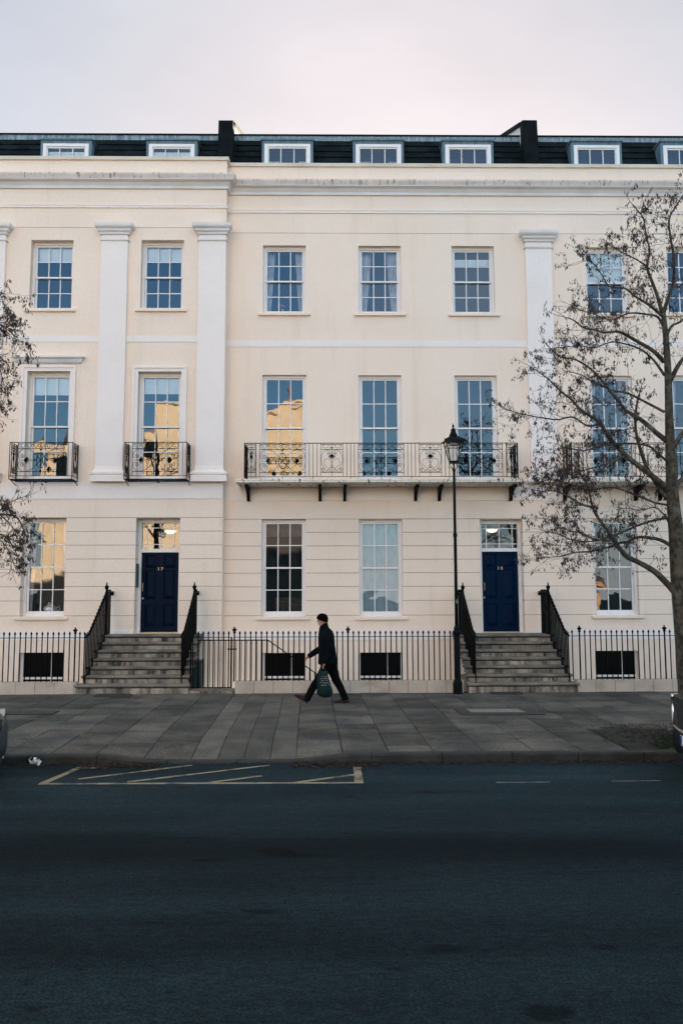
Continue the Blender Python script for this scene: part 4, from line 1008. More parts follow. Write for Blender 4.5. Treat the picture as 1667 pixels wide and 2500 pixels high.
struct(pv.build('pavement', 'paving', fixn=False))
def ribbed():
    m = mat('ribbed_paving', (0.105, 0.098, 0.08), (0.07, 0.066, 0.055), 0.9, 2.2, 7, 0, attr='tone', dirt=(0.03, 0.03, 0.026), dscale=(1.6, 1.6, 1), dlo=0.5, dhi=0.78, speck=(60, 0.2))
    t = m.node_tree; L = t.links.new; b = t.nodes['Principled BSDF']; tc = N('ShaderNodeTexCoord', t)
    w = N('ShaderNodeTexWave', t); w.wave_type = 'BANDS'; w.bands_direction = 'Y'; w.inputs['Scale'].default_value = 7.5; w.inputs['Distortion'].default_value = 0.6; w.inputs['Detail'].default_value = 3
    L(tc.outputs['Object'], w.inputs['Vector'])
    w2 = N('ShaderNodeTexWave', t); w2.wave_type = 'BANDS'; w2.bands_direction = 'X'; w2.inputs['Scale'].default_value = 7.5; w2.inputs['Distortion'].default_value = 0.6; w2.inputs['Detail'].default_value = 3
    L(tc.outputs['Object'], w2.inputs['Vector'])
    mm = N('ShaderNodeMath', t, operation='MAXIMUM'); L(w.outputs['Fac'], mm.inputs[0]); L(w2.outputs['Fac'], mm.inputs[1])
    bp = N('ShaderNodeBump', t); bp.inputs['Strength'].default_value = 1.0; bp.inputs['Distance'].default_value = 0.012; L(mm.outputs[0], bp.inputs['Height']); L(bp.outputs[0], b.inputs['Normal'])
    M['ribbed'] = m
ribbed()
struct(rb.build('ribbed_crossing', 'ribbed', fixn=False))

# kerb stones with a dropped length
kb_ = MB(); x = -22.0
while x < 22:
    w = rnd.choice((0.86, 0.9, 0.92)); n = 4; g2 = 0.006; kb_.t = rnd.uniform(0.8, 1.25)
    secs = []
    for k in range(n + 1):
        X = x + g2 + (w - 2 * g2) * k / n; z = pave_z(X, YK) + 0.004 if True else 0
        z = max(z, ZR + 0.016)
        y0 = YK + rnd.uniform(-.002, .002) * (k in (0, n))
        secs.append([(X, y0, ZR - .1), (X, y0, z - 0.022), (X, y0 + 0.02, z), (X, YK + 0.148, z), (X, YK + 0.148, ZR - .1)])
    kb_.sections(secs); x += w
struct(kb_.build('kerb', 'kerb'))

# utility covers, steel mats at the foot of the steps
def flat_quad(name, pts, matn, z, label=None, thick=0.02, kind='structure'):
    q = [(p.x, p.y) for p in pts]; m = MB(); m.extr(q, 'z', z - thick, z); o = m.build(name, matn)
    if label: tag(o, label[0], label[1])
    else: o['kind'] = kind
    return o
M['covermetal'] = mat('cover_metal', (0.20, 0.19, 0.18), (0.15, 0.145, 0.135), 0.7, 5, bump=0.4, bscale=60)
M['coverdark'] = mat('cover_surround', (0.040, 0.034, 0.026), (0.028, 0.024, 0.019), 0.9, 5)
M['matdark'] = mat('grating_metal', (0.012, 0.012, 0.011), (0.02, 0.02, 0.02), 0.8, 30)
flat_quad('access_cover_surround', G4([(1128, 1746), (1330, 1745), (1294, 1729), (1106, 1730)]), 'coverdark', 0.010)
flat_quad('access_cover', G4([(1150, 1740.5), (1283, 1740), (1262, 1732), (1138, 1732.5)]), 'covermetal', 0.014, ('pale rectangular metal access cover set in the pavement right of the lamp post', 'access cover'))
flat_quad('access_cover_surround', G4([(12, 1745), (128, 1744), (146, 1736), (48, 1736)]), 'coverdark', 0.010)
for nm, pts in (('foot_of_stone_steps_left', [(228, 1702), (318, 1702), (324, 1694.5), (238, 1694.5)]), ('r', [(1199, 1695.5), (1277, 1695.5), (1270, 1688.5), (1196, 1688.5)])):
    o = flat_quad('boot_grating', G4(pts), 'matdark', 0.010, ('dark grating in the pavement at the foot of the left-hand stone steps' if nm != 'r' else 'dark grating in the pavement just right of the street lamp base', 'grating'))
# markings
def stroke(m, a, b, w, z=ZR + 0.004, w2=None):
    a = G(*a, ZR); b = G(*b, ZR); d = (b - a).normalized(); n = Vector((-d.y, d.x, 0)); 
    k = max(2, int((b - a).length / .25)); prev = None
    for i in range(k + 1):
        p = a.lerp(b, i / k); ww = w / 2 * rnd.uniform(0.86, 1.12)
        cur = ((p - n * ww).xy, (p + n * ww).xy)
        if prev: m.quad((*prev[0], z), (*cur[0], z), (*cur[1], z), (*prev[1], z))
        prev = cur
mk = MB()
stroke(mk, (95, 1914.5), (885, 1911.5), 0.07)
mk2 = MB()
stroke(mk, (106, 1913), (190, 1877), 0.10, ZR + .0045); stroke(mk, (186, 1876), (236, 1875), 0.09, ZR + .005)
stroke(mk, (876.5, 1913), (871.5, 1873), 0.10, ZR + .0045)
for a, b_ in (((192, 1903), (470, 1869)), ((312, 1910), (658, 1869)), ((500, 1913), (640, 1895)), ((718, 1912), (866, 1892))): stroke(mk, a, b_, 0.065, ZR + .0055)
struct(mk.build('road_marking', 'yellow', fixn=False))
mk = MB(); stroke(mk, (1210, 1911), (1343, 1910), 0.035); stroke(mk, (1492, 1908), (1612, 1906.5), 0.03); struct(mk.build('bay_marking', 'roadwhite', fixn=False))

# leaf litter in the gutter, in the tree pit, scattered
def litter():
    m = MB()
    def leaf(x, y, z, s):
        a = rnd.uniform(0, 6.28); t = rnd.uniform(-.5, .5); c, s_ = math.cos(a), math.sin(a); b = s * rnd.uniform(.35, .7)
        m.add([(x + s * c, y + s * s_, z + s * .3 * t), (x - b * s_, y + b * c, z + s * .35), (x - s * c, y - s * s_, z - s * .2 * t), (x + b * s_, y - b * c, z + .002)], [(0, 1, 2, 3)])
    zones = [(G(210, 1862, ZR).x, G(395, 1862, ZR).x, 1300, .16), (DROP_X1 + .05, DROP_X1 + 1.2, 1300, .15), (DROP_X1 + 1.0, 4.5, 1500, .11), (-6.5, G(215, 1862, ZR).x, 500, .08), (4.5, 9, 700, .15), (DROP_X0, DROP_X1, 60, .1)]
    for xa, xb, n, sp in zones:
        for _ in range(n):
            x = rnd.uniform(xa, xb); bump = .5 + .5 * noise.noise(Vector((x * 1.7, 3, 0)))
            y = YK - 0.01 - abs(rnd.gauss(0, sp * (0.5 + bump)))
            leaf(x, y, ZR + .004 + rnd.uniform(0, .02), rnd.uniform(.006, .024))
    for _ in range(1500): leaf(rnd.gauss((PITX0 + PITX1) / 2, .55), rnd.gauss((PITY0 + PITY1) / 2 + .1, .45), rnd.uniform(-.005, .022), rnd.uniform(.01, .035))
    for _ in range(320): x, y = rnd.uniform(-7, 8), rnd.uniform(YK + .2, YF - .1); leaf(x, y, pave_z(x, y) + .004, rnd.uniform(.006, .017))
    for _ in range(90): leaf(rnd.uniform(-6, 7), rnd.uniform(4.5, YK), ZR + .004, rnd.uniform(.005, .014))
    o = m.build('leaf_litter', 'litter', fixn=False); o['kind'] = 'stuff'
    g = MB()
    for _ in range(5200):
        x, y = rnd.uniform(PITX0 + .05, PITX1 - .05), rnd.uniform(PITY0, PITY0 + .95)
        if noise.noise(Vector((x * 2.2, y * 2.2, 1))) < -0.05: continue
        a = rnd.uniform(0, 6.28); h = rnd.uniform(.015, .045); l = rnd.uniform(-.02, .02)
        g.add([(x - .007 * math.cos(a), y - .007 * math.sin(a), -.01), (x + .007 * math.cos(a), y + .007 * math.sin(a), -.01), (x + l, y + l, h)], [(0, 1, 2)])
    for _ in range(50):
        x, y = 4.6 + rnd.gauss(0, .25), PITY1 + .3 + rnd.gauss(0, .1); a = rnd.uniform(0, 6.28); h = rnd.uniform(.02, .09)
        g.add([(x, y, 0), (x + .005, y, 0), (x + rnd.uniform(-.05, .05), y, h)], [(0, 1, 2)])
    o = g.build('grass', 'grass', fixn=False); o['kind'] = 'stuff'
litter()
m = MB(); vs = []; fs = []
for j in range(13):
    for i in range(17):
        x = PITX0 - .35 + (PITX1 - PITX0 + .7) * i / 16; y = PITY0 - .20 + (PITY1 - PITY0 + .55) * j / 12
        vs.append((x, y, -.008 + .025 * noise.noise(Vector((x * 4, y * 4, 0))) + .03 * max(0, 1 - math.hypot(x - 5.2, y - 11.5) / .5)))
for j in range(12):
    for i in range(16): k = j * 17 + i; fs.append((k, k + 1, k + 18, k + 17))
m.add(vs, fs); struct(m.build('tree_pit_soil', 'soil', fixn=False))
def crumpled():
    c = G(86, 1857, ZR + .04); c.x *= (YK - .04) / c.y; c.y = YK - .04; m = MB()
    for k in range(46):
        p = c + Vector((rnd.gauss(0, .028), -.02 + rnd.gauss(0, .015), rnd.gauss(0.0, .018))); s = rnd.uniform(.012, .03)
        a = Vector((rnd.uniform(-1, 1), rnd.uniform(-1, 1), rnd.uniform(-1, 1))).normalized(); b = a.orthogonal().normalized(); d = a.cross(b)
        m.add([p + b * s, p + d * s * .8, p - b * s, p - d * s + a * s * .4], [(0, 1, 2, 3)])
    o = m.build('crumpled_paper', 'china', fixn=False); tag(o, 'small crumpled white paper lying against the kerb at the left', 'litter')
crumpled()

# ================================================================== PLINTH, STEPS, RAILINGS
ZP = PZ(700, 1663.5, YF)       # plinth top
def plinth(xa, xb, label):
    m = MB(); x = xa; w0 = 0.402
    while x < xb - .02:
        w = min(w0, xb - x)
        m.t = rnd.uniform(.92, 1.08); m.box(x + .004, x + w - .004, YF - .0 + rnd.uniform(0, .003), YF + .22, -.05, ZP + rnd.uniform(-.002, .002)); x += w
    m.t = 1.0; m.cur = 1; m.box(xa + .01, xb - .01, YF + .012, YF + .21, -.05, ZP - .01)
    tag(m.build('plinth_wall', ['plinth', 'mortar']), label, 'low wall', 'low stone walls under the railings')
XS = {'a0': PX(183.5, 1680, YF), 'a1': PX(461, 1680, YF), 'b0': PX(1140, 1675, YF), 'b1': PX(1410.5, 1675, YF)}
plinth(-13.0, XS['a0'] + .02, 'low stone block wall under the railings left of the steps to door 37')
plinth(PX(573, 1680, YF), PX(1132, 1680, YF), 'low stone block wall under the railings between the gate and the lamp post')
plinth(XS['b1'] - .02, 17.0, 'low stone block wall under the railings right of the steps to door 38')

def steps(xa, xb, Yw, ztop, sill_y, label):
    """seven stone steps rising from the pavement to the door"""
    t = thing('stone_steps', ((xa + xb) / 2, YF, 0), label, 'steps')
    r1 = 0.185; r = (ztop - r1) / 6; tr = 0.281
    for i in range(7):
        z = r1 + r * i; y = YF - .06 + tr * i
        zb_ = -.05 if i == 0 else z - r
        y1 = Yw - .004 if i == 6 else y + tr + .10
        e = 0.05 if i == 0 else 0.0
        a, b = xa - e + .03, xb + e - .03
        m = MB(); off = rnd.uniform(0.3, 0.8); x = a
        cuts = [a]; x = a + off
        while x < b - .2: cuts.append(x); x += rnd.uniform(.62, .82)
        cuts.append(b)
        for c0, c1 in zip(cuts, cuts[1:]):
            m.t = rnd.uniform(.7, 1.3); m.box(c0 + .003, c1 - .003, y + .035, y1 - .002, zb_ + (.001 if i else 0), z - .072); m.cur = 2; m.box(c0, c1, y + .075, y1 - .003, z - .0718, z - .0505); m.cur = 0  # recessed strip coloured as the shade below the overhang
        m.cur = 1
        cuts = [a - .03]; x = a + rnd.uniform(.3, .9)
        while x < b - .2: cuts.append(x); x += rnd.uniform(.7, .95)
        cuts.append(b + .03)
        for c0, c1 in zip(cuts, cuts[1:]):
            pr = [(y + .012, z - .05), (y + .002, z - .04), (y - .002, z - .025), (y + .002, z - .008), (y + .014, z), (y1, z), (y1, z - .05)]
            m.extr(pr, 'x', c0 + .0015, c1 - .0015)
        m.build('step', ['stone', 'nosing', 'nosingshade'], t)
    c = MB(); c.box(xa + .08, xb - .08, YF + .15, Yw - .01, ZB if False else -.4, r1 - .06); c.build('step_core', 'stone', t)
    return t
ztA = D1[2]; ztB = DC[2]
steps(XS['a0'] + .05, XS['a1'] - .03, YL, ztA, 0, 'seven worn stone steps up to navy door 37')
steps(XS['b0'] + .05, XS['b1'] - .03, YC, ztB, 0, 'seven worn stone steps up to blue door 38, right of the lamp post')

ZS = PZ(700, 1540.5, YF); ZRL = PZ(700, 1555.8, YF)
def spear_mesh(h):
    m = MB(); m.tube([(0, 0, 0), (0, 0, h - .075)], .0125, 6)
    m.lathe(0, 0, [(.0085, h - .08), (.012, h - .07), (.024, h - .05), (.020, h - .035), (.004, h)], 6); return m
def finial(m, x, y, z, s=1.0):
    m.lathe(x, y, [(.022, z - .02), (.034, z), (.020, z + .015), (.026, z + .04 * s), (.046, z + .09 * s), (.048, z + .12 * s), (.036, z + .135 * s), (.016, z + .145 * s), (.020, z + .165 * s), (.012, z + .18 * s), (.017, z + .195 * s), (.004, z + .22 * s)], 12)
sp = None
def railing(xa, xb, posts, label):
    t = thing('iron_railing', ((xa + xb) / 2, YF + .1, ZP), label, 'railing', 'black iron spear railings on the low walls')
    Y = YF + .10
    m = MB(); m.box(xa, xb, Y - .012, Y + .012, ZRL - .006, ZRL + .006); m.build('rail', 'iron', t)
    proto = None
    px = sorted(posts)
    for p in px:
        m = MB(); m.tube([(p, Y, ZP - .01 if p > -3.0 or p < -3.3 else 0), (p, Y, ZS - .04)], .016, 8); finial(m, p, Y, ZS - .03, .55); 
        m.build('post', 'iron', t)
    x = xa + .05
    segs = [xa] + px + [xb]
    for s0, s1 in zip(segs, segs[1:]):
        n = max(1, round((s1 - s0) / .1135))
        for k in range(n + 1):
            x = s0 + (s1 - s0) * k / n
            if any(abs(x - p) < .03 for p in px): continue
            if proto is None:
                mm = spear_mesh(ZS - ZP + .005); proto = mm.build('bar', 'iron'); bar = proto
            else:
                bar = proto.copy(); COL.objects.link(bar)
            bar.parent = t; bar.matrix_parent_inverse = Matrix.Identity(4)
            bar.location = Vector((x, Y, ZP - .005)) - Vector(PLOC[t.name])
    return t
YP = YF + .10
railing(-11.5, PX(206, 1600, YP), [PX(183, 1600, YP), PX(183, 1600, YP) - 2.41, PX(183, 1600, YP) - 4.82], 'black spear railing left of the steps to door 37')
railing(PX(572, 1600, YP), PX(1112, 1600, YP), [PX(572, 1600, YP), PX(849.5, 1600, YP)], 'long black spear railing behind the walking man, from the gate to the lamp post')
railing(PX(1397, 1600, YP), 13.0, [PX(1415, 1600, YP), PX(1623, 1600, YP), PX(1623, 1600, YP) + 2.4], 'black spear railing right of the steps to door 38, behind the tree')

def stair_railing(X, Yw, ztop, label, lamp=False, Xw=None):
    """raking railing up one side of the steps, level at the door, urn newel near the top"""
    Xw = X if Xw is None else Xw
    t = thing('stair_railing', (X, YF + .2, 0.2), label, 'railing', 'raking iron railings beside the front steps')
    r1 = 0.185; r = (ztop - r1) / 6; tr = .281
    yn = YF + 1.62                                    # newel
    def rz(y):
        y0_, y1_ = YF + .38, yn
        if y <= YF + .12: return ZRL
        if y < y0_: return ZRL + (y - YF - .12) * .25
        if y < y1_: return ZRL + .065 + (y - y0_) / (y1_ - y0_) * (ztop + .965 - ZRL - .065)
        return ztop + .965
    def tz(y): 
        i = max(-1, min(6, int((y - (YF - .06)) / tr))); return max(r1 + r * i, 0) if i >= 0 else ZP
    ys = [YF + .10, YF + .2, YF + .3, YF + .38, yn, Yw - .005]
    m = MB()
    secs = [[(X - .022, y, rz(y) - .014), (X + .022, y, rz(y) - .014), (X + .022, y, rz(y) + .014), (X - .022, y, rz(y) + .014)] for y in ys]
    m.sections(secs); m.box(X - .03, X + .03, Yw - .03, Yw - .002, ztop + .90, ztop + 1.0); m.build('rail', 'iron', t)
    m = MB(); m.box(X - .022, X + .022, yn - .022, yn + .022, ztop, ztop + .98); finial(m, X, yn, ztop + .99, 1.0); m.build('newel', 'iron', t)
    y = YF + .16
    while y < Yw - .08:
        if abs(y - yn) > .04:
            z0, z1 = tz(y), rz(y) + .085
            m = MB(); h = z1 - z0; m.tube([(0, 0, 0), (0, 0, h - .06)], .0155, 4); m.lathe(0, 0, [(.0085, h - .065), (.018, h - .045), (.015, h - .03), (.003, h)], 6)
            b = m.build('bar', 'iron'); b.parent = t; b.location = Vector((X, y, z0)) - Vector(PLOC[t.name])
        y += .105
    return t
stair_railing(PX(214, 1560, YF + .25), YL, ztA, 'iron railing up the left side of the steps to door 37')
stair_railing(PX(446.5, 1560, YF + .25), YL, ztA, 'iron railing up the right side of the steps to door 37, beside the gate')
stair_railing(PX(1157, 1560, YF + .25), YC, ztB, 'iron railing up the left side of the steps to door 38, behind the lamp post')
stair_railing(PX(1383, 1560, YF + .25), YC, ztB, 'iron railing up the right side of the steps to door 38')

def area_gate():
    xa, xb = PX(466, 1600, YP), PX(567, 1600, YP); Y = YP
    t = thing('area_gate', (xa, Y, 0.03), 'black iron gate between the steps to door 37 and the long railing', 'gate')
    zb_ = PZ(520, 1680, Y)
    m = MB(); m.box(xa, xb, Y - .01, Y + .01, ZRL - .006, ZRL + .006); m.box(xa, xb, Y - .01, Y + .01, zb_, zb_ + .02); m.box(xb - .03, xb, Y - .015, Y + .015, zb_ + .021, ZRL - .007); m.box(xa - .01, xa + .02, Y - .012, Y + .012, zb_ + .021, ZRL - .007)
    m.build('gate_frame', 'iron', t)
    proto = None
    for k in range(8):
        x = xa + .045 + (xb - xa - .12) * k / 7
        if proto is None: mm = spear_mesh(ZS - zb_); proto = mm.build('bar', 'iron'); b = proto
        else: b = proto.copy(); COL.objects.link(b)
        b.parent = t; b.location = Vector((x, Y, zb_)) - Vector(PLOC[t.name])
    m = MB(); zl_ = PZ(560, 1584.5, Y); m.box(xb - .10, xb + .10, Y - .035, Y - .016, zl_ - .012, zl_ + .012); m.build('latch', 'iron', t)
    th = MB(); th.box(PX(461, 1690, YF), PX(571, 1690, YF), YF + .02, YF + .45, -.05, .045); tag(th.build('threshold_stone', 'stone'), 'dark stone threshold under the iron gate', 'step')
area_gate()
def area_stair():
    Y = 17.75
    xa, xm, xe = PX(484, 1563, Y), PX(654, 1563, Y), PX(790, 1655, Y); zt, ze = PZ(600, 1563, Y), PZ(790, 1657, Y)
    t = thing('basement_stair_railing', (xa, Y, 0), 'plain black handrail of the basement stair sloping down behind the gate and long railing', 'railing')
    m = MB(); m.tube([(xa, Y, zt), (xm, Y, zt), (xe, Y, ze)], .012, 6); m.build('handrail', 'iron', t)
    slope = (ze - zt) / (xe - xm); proto = None
    x = xa + .03
    while x < xe - .05:
        z1 = zt if x < xm else zt + slope * (x - xm); z0 = -.0 if x < xm else slope * (x - xm)
        z0 = max(z0, -1.5)
        if proto is None: m = MB(); m.tube([(0, 0, 0), (0, 0, 1.0)], .0075, 5); proto = m.build('baluster', 'iron'); b = proto
        else: b = proto.copy(); COL.objects.link(b)
        b.parent = t; b.location = Vector((x, Y, z0)) - Vector(PLOC[t.name]); b.scale = (1, 1, z1 - z0)
        x += .115
    m = MB(); m.box(xa - .25, xm, YF + .36, Y + .08, -.12, -.001)
    n = 9; dx = .26
    for k in range(n): m.box(xm + k * dx, xm + (k + 1) * dx + .03, YF + .36, Y + .08, -.17 * (k + 1) - .12, -.17 * (k + 1))
    tag(m.build('basement_steps', 'stone'), 'stone basement stair going down behind the long railing', 'steps')
    b = MB(); bx0, bx1 = PX(478, 1640, 17.9), PX(489, 1640, 17.9); b.box(bx0 - .12, bx1 + .02, 17.92, 18.3, .0, PZ(480, 1617, 17.9)); b.box(bx0 - .14, bx1 + .035, 17.89, 18.33, PZ(480, 1617, 17.9) + .001, PZ(480, 1617, 17.9) + .03)
    tag(b.build('storage_bin', 'bin', bevel=.01), 'narrow dark teal bin standing behind the gate beside the steps to door 37', 'bin')
area_stair()

# ================================================================== STREET LAMP
def street_lamp(X, Y, label, gname=None):
    t = thing('street_lamp', (X, Y, 0), label, 'street lamp')
    k = Y / 1944.0
    def Z(py): return PZ(1112, py, 16.72)
    m = MB(); m.smooth = False
    m.lathe(X, Y, [(.098, -.02), (.098, Z(1667)), (.078, Z(1660)), (.066, Z(1658)), (.064, Z(1551)), (.078, Z(1548)), (.092, Z(1545)), (.088, Z(1541)), (.060, Z(1538)), (.062, Z(1533)), (.050, Z(1530)), (.036, Z(1526))], 10)
    m.build('base', 'lampiron', t)
    m = MB(); m.smooth = True; m.lathe(X, Y, [(.037, Z(1528)), (.034, Z(1400)), (.033, Z(1311)), (.044, Z(1309)), (.044, Z(1303)), (.031, Z(1301)), (.028, Z(1150)), (.030, Z(1148)), (.016, Z(1145)), (.016, Z(1131))], 12); m.build('post', 'lampiron', t)
    m = MB(); za, zb_ = Z(1131), Z(1126)
    m.box(X - .093, X + .093, Y - .093, Y + .093, za, zb_ )
    for sx in (-1, 1):
        for sy in (-1, 1):
            m.tube([tuple(p) for p in spline([(X + sx * .022, Y + sy * .022, Z(1152)), (X + sx * .035, Y + sy * .035, Z(1144)), (X + sx * .085, Y + sy * .085, Z(1138)), (X + sx * .088, Y + sy * .088, za)], 4)], .006, 5)
    m.build('cradle', 'lampiron', t)
    zt_ = Z(1079)
    m = MB()
    bw, tw = .088, .188
    cs = [(-1, -1), (1, -1), (1, 1), (-1, 1)]
    for sx, sy in cs: m.tube([(X + sx * bw, Y + sy * bw, zb_), (X + sx * tw, Y + sy * tw, zt_)], .013, 4)
    zr_ = Z(1090.5); f = (zr_ - zb_) / (zt_ - zb_); w = bw + (tw - bw) * f
    for i in range(4):
        a, b = cs[i], cs[(i + 1) % 4]; m.tube([(X + a[0] * w, Y + a[1] * w, zr_), (X + b[0] * w, Y + b[1] * w, zr_)], .011, 4)
    m.build('lantern_frame', 'lampiron', t)
    m = MB(); m.add([(X + a * bw, Y + b * bw, zb_) for a, b in cs] + [(X + a * tw, Y + b * tw, zt_) for a, b in cs], [(0, 1, 5, 4), (1, 2, 6, 5), (2, 3, 7, 6), (3, 0, 4, 7)]); m.build('lantern_glass', 'lampglass', t, fixn=False)
    m = MB(); e = .215; q = math.sqrt(2)
    m.lathe(X, Y, [(.20 * q, zt_ - .008), (e * q, zt_ - .004), (e * q, zt_ + .012), (.19 * q, Z(1074.5)), (.055 * q, Z(1064)), ], 4, rot=math.pi / 4)
    m.lathe(X, Y, [(.088, Z(1064.5)), (.092, Z(1063)), (.075, Z(1060)), (.062, Z(1056)), (.048, Z(1052)), (.056, Z(1051)), (.054, Z(1049)), (.036, Z(1046.5)), (.012, Z(1045)), (.024, Z(1042)), (.026, Z(1040)), (.014, Z(1037)), (.006, Z(1035)), (.002, Z(1033))], 12)
    for sx, sy in cs: m.lathe(X + sx * e * .98, Y + sy * e * .98, [(.010, zt_), (.012, zt_ + .02), (.003, zt_ + .06)], 6)
    m.build('canopy', 'lampiron', t)
    m = MB(); m.lathe(X, Y, [(.02, zt_ - .02), (.07, zt_ - .03), (.085, zt_ - .07), (.05, zt_ - .09)], 12); m.build('lamp_unit', 'china', t)
    text_mesh('plate_letter', 'S', .105, Vector((X + .006, Y - .037, PZ(1112, 1469, 16.68))), ROT_FACADE, 'lettering', t)
    return t
LX = PX(1117, 1690, 16.72)
lamp = street_lamp(LX, 16.72, 'black post street lamp with four-sided glass lantern beside the steps to door 38')

# ================================================================== TREES
def tree(name, label, YT, limbs, trunk, seed, catk=5200, tl=1.0):
    rr = random.Random(seed)
    base = trunk[0][0]
    t = thing(name, (base.x, base.y, 0), label, 'tree')
    m = MB(); m.smooth = True
    pts = spline([p for p, r in trunk], 6); n = len(pts); rs = []
    for i in range(n):
        u = i / 6; k = min(int(u), len(trunk) - 2); f = u - k; rs.append(trunk[k][1] * (1 - f) + trunk[k + 1][1] * f)
    m.tube(pts, rs, 12); m.build('trunk', 'bark', t, fixn=False)
    tw = MB(); ck = MB(); tips = []
    def twig(p, d, L_, r, lvl, up=0.0):
        if lvl == 1: L_ *= tl
        q = Vector(p); d = Vector(d).normalized(); pts = [q.copy()]; n = max(3, int(L_ / .09))
        for i in range(n):
            d = (d + Vector((rr.gauss(0, .22), rr.gauss(0, .22), rr.gauss(0.02, .20) + up)) ).normalized()
            q = q + d * (L_ / n); pts.append(q.copy())
            if lvl < 3 and i >= 1 and rr.random() < (.62 if lvl == 1 else .5) :
                s = Vector((rr.uniform(-1, 1), rr.uniform(-1, 1), rr.uniform(-.6, .9)));
                twig(q, (d * .8 + s * .9), L_ * rr.uniform(.35, .65), r * .6, lvl + 1, up)
            if i > n * .35 or lvl >= 2: tips.append((q.copy(), lvl))
        tw.tube(pts, [max(r * (1 - .75 * i / (len(pts) - 1)), .0016) for i in range(len(pts))], 4, caps=False)
    for lp, r0, r1, dens in limbs:
        m = MB(); m.smooth = True
        pts = spline(lp, 5); n = len(pts)
        m.tube(pts, [r0 + (r1 - r0) * (i / (n - 1)) ** .8 for i in range(n)], 8); m.build('limb', 'bark', t, fixn=False)
        acc = 0
        for i in range(1, n):
            acc += (pts[i] - pts[i - 1]).length * dens * (0.35 + 1.1 * i / n)
            while acc > .085:
                acc -= .085
                d = (pts[i] - pts[i - 1]).normalized()
                s = Vector((rr.uniform(-1, 1), rr.uniform(-1, 1) * .9, rr.uniform(-.8, 1.1)))
                twig(pts[i], d * .7 + s, rr.uniform(.20, .56) * (1 if i < n * .7 else .72), max(.004, r1 * .5), 1, 0.0)
        twig(pts[-1], pts[-1] - pts[-2], .34, r1 * .8, 1)
    rr.shuffle(tips)
    nck = 0
    for q, lvl in tips:
        if nck >= catk: break
        if noise.noise(q * 1.6) < -0.2 and rr.random() < .7: continue
        if rr.random() < .12: continue
        for _ in range(rr.choice((1, 2, 2, 3))):
            nck += 1
            s = Vector((rr.gauss(0, .014), rr.gauss(0, .014), -.012)); p0 = q + s; L_ = rr.uniform(.030, .074); w = rr.uniform(.0048, .0095)
            if rr.random() < .25: L_ *= .5; w *= 1.35
            dr = Vector((rr.gauss(0, .30), rr.gauss(0, .30), -1)).normalized(); p2 = p0 + dr * L_; pm = p0 + dr * L_ * .5
            a = dr.orthogonal().normalized() * w; b = dr.cross(a)
            ck.add([p0, pm + a, pm + b, pm - a, pm - b, p2], [(0, 1, 2), (0, 2, 3), (0, 3, 4), (0, 4, 1), (5, 2, 1), (5, 3, 2), (5, 4, 3), (5, 1, 4)])
    tw.build('crown', 'twig', t, fixn=False)
    c = ck.build('catkin_cluster', 'catkin', t, fixn=False); c['kind'] = 'stuff'
    return t
YT = 11.5
def T5(x, y): return (1300 + .23405 * x, 470 + .23405 * y)
def T6(x, y): return (1250 + .3062 * x, 1000 + .3062 * y)
tr_rnd = random.Random(5)
def limb3(pts, conv=None, dy=0.0, yo=0.0):
    out = []
    n = len(pts)
    for i, p in enumerate(pts):
        px, py = conv(*p) if conv else p
        out.append(P(px, py, YT + yo + dy * i / max(1, n - 1) + (tr_rnd.uniform(-.08, .08) if 0 < i else 0)))
    return out
trunk_pts = [(P(1699, 1812, YT), .20), (P(1688, 1760, YT), .165), (P(1676, 1600, YT), .150), (P(1662.5, 1441, YT), .142), (P(1655, 1380, YT), .118), (P(1650, 1306, YT), .108), (P(1641, 1214, YT), .088),
             (P(1635, 1092, YT), .070), (P(1632, 1000, YT), .058), (P(1629, 900, YT), .050), (P(1624, 821, YT), .042), (P(1618, 765, YT), .034)]
LB = []
def lb(pts, conv, r0, r1, dens=1.0, dy=0.0, yo=0.0): LB.append((limb3(pts, conv, dy, yo), r0, r1, dens))
lb([(1290, 1450), (1230, 1385), (1130, 1290), (1000, 1215), (920, 1180), (870, 1130), (820, 1050), (740, 940), (680, 860), (640, 780), (610, 650), (580, 560)], T6, .052, .011, 1.3, -.5)
lb([(640, 780), (540, 750), (440, 690), (340, 650), (250, 650)], T6, .019, .006, 2.6, -.3, -.4)
lb([(830, 1050), (700, 1040), (620, 1020), (540, 980), (440, 960), (300, 880)], T6, .014, .005, 2.4, .3, -.25)
lb([(1265, 1085), (1180, 1040), (1080, 1020), (990, 1020), (920, 1055), (860, 1060), (760, 1100), (620, 1130), (500, 1140), (380, 1170), (240, 1180)], T6, .030, .005, 1.8, .3)
lb([(1250, 860), (1100, 890), (960, 940), (820, 1000), (640, 1050), (480, 1040), (380, 1000), (240, 960)], T6, .020, .005, 1.8, -.35)
lb([(1235, 710), (1150, 590), (1080, 480), (1040, 380), (1000, 250), (980, 130), (985, 0), (1010, -120)], T6, .040, .014, 1.0, .4)
lb([(1240, 640), (1150, 560), (1050, 480), (920, 380), (830, 290), (760, 210), (700, 110), (620, 50), (540, 0), (480, -70), (380, -150), (290, -240), (180, -320)], T6, .050, .007, 1.5, -.3)
lb([(700, 110), (600, 130), (480, 60), (360, 80), (200, 60), (60, 30), (-60, 0)], T6, .016, .005, 2.1, -.2, -.2)
lb([(1230, 250), (1140, 180), (1050, 100), (960, 40), (900, 0), (800, -120), (650, -300), (500, -400), (380, -420), (280, -510)], T6, .042, .007, 1.6, .35)
lb([(1370, 1770), (1250, 1650), (1100, 1560), (960, 1480), (880, 1450), (740, 1460), (640, 1430), (530, 1410), (420, 1330), (330, 1300)], T5, .034, .006, 1.9, -.4)
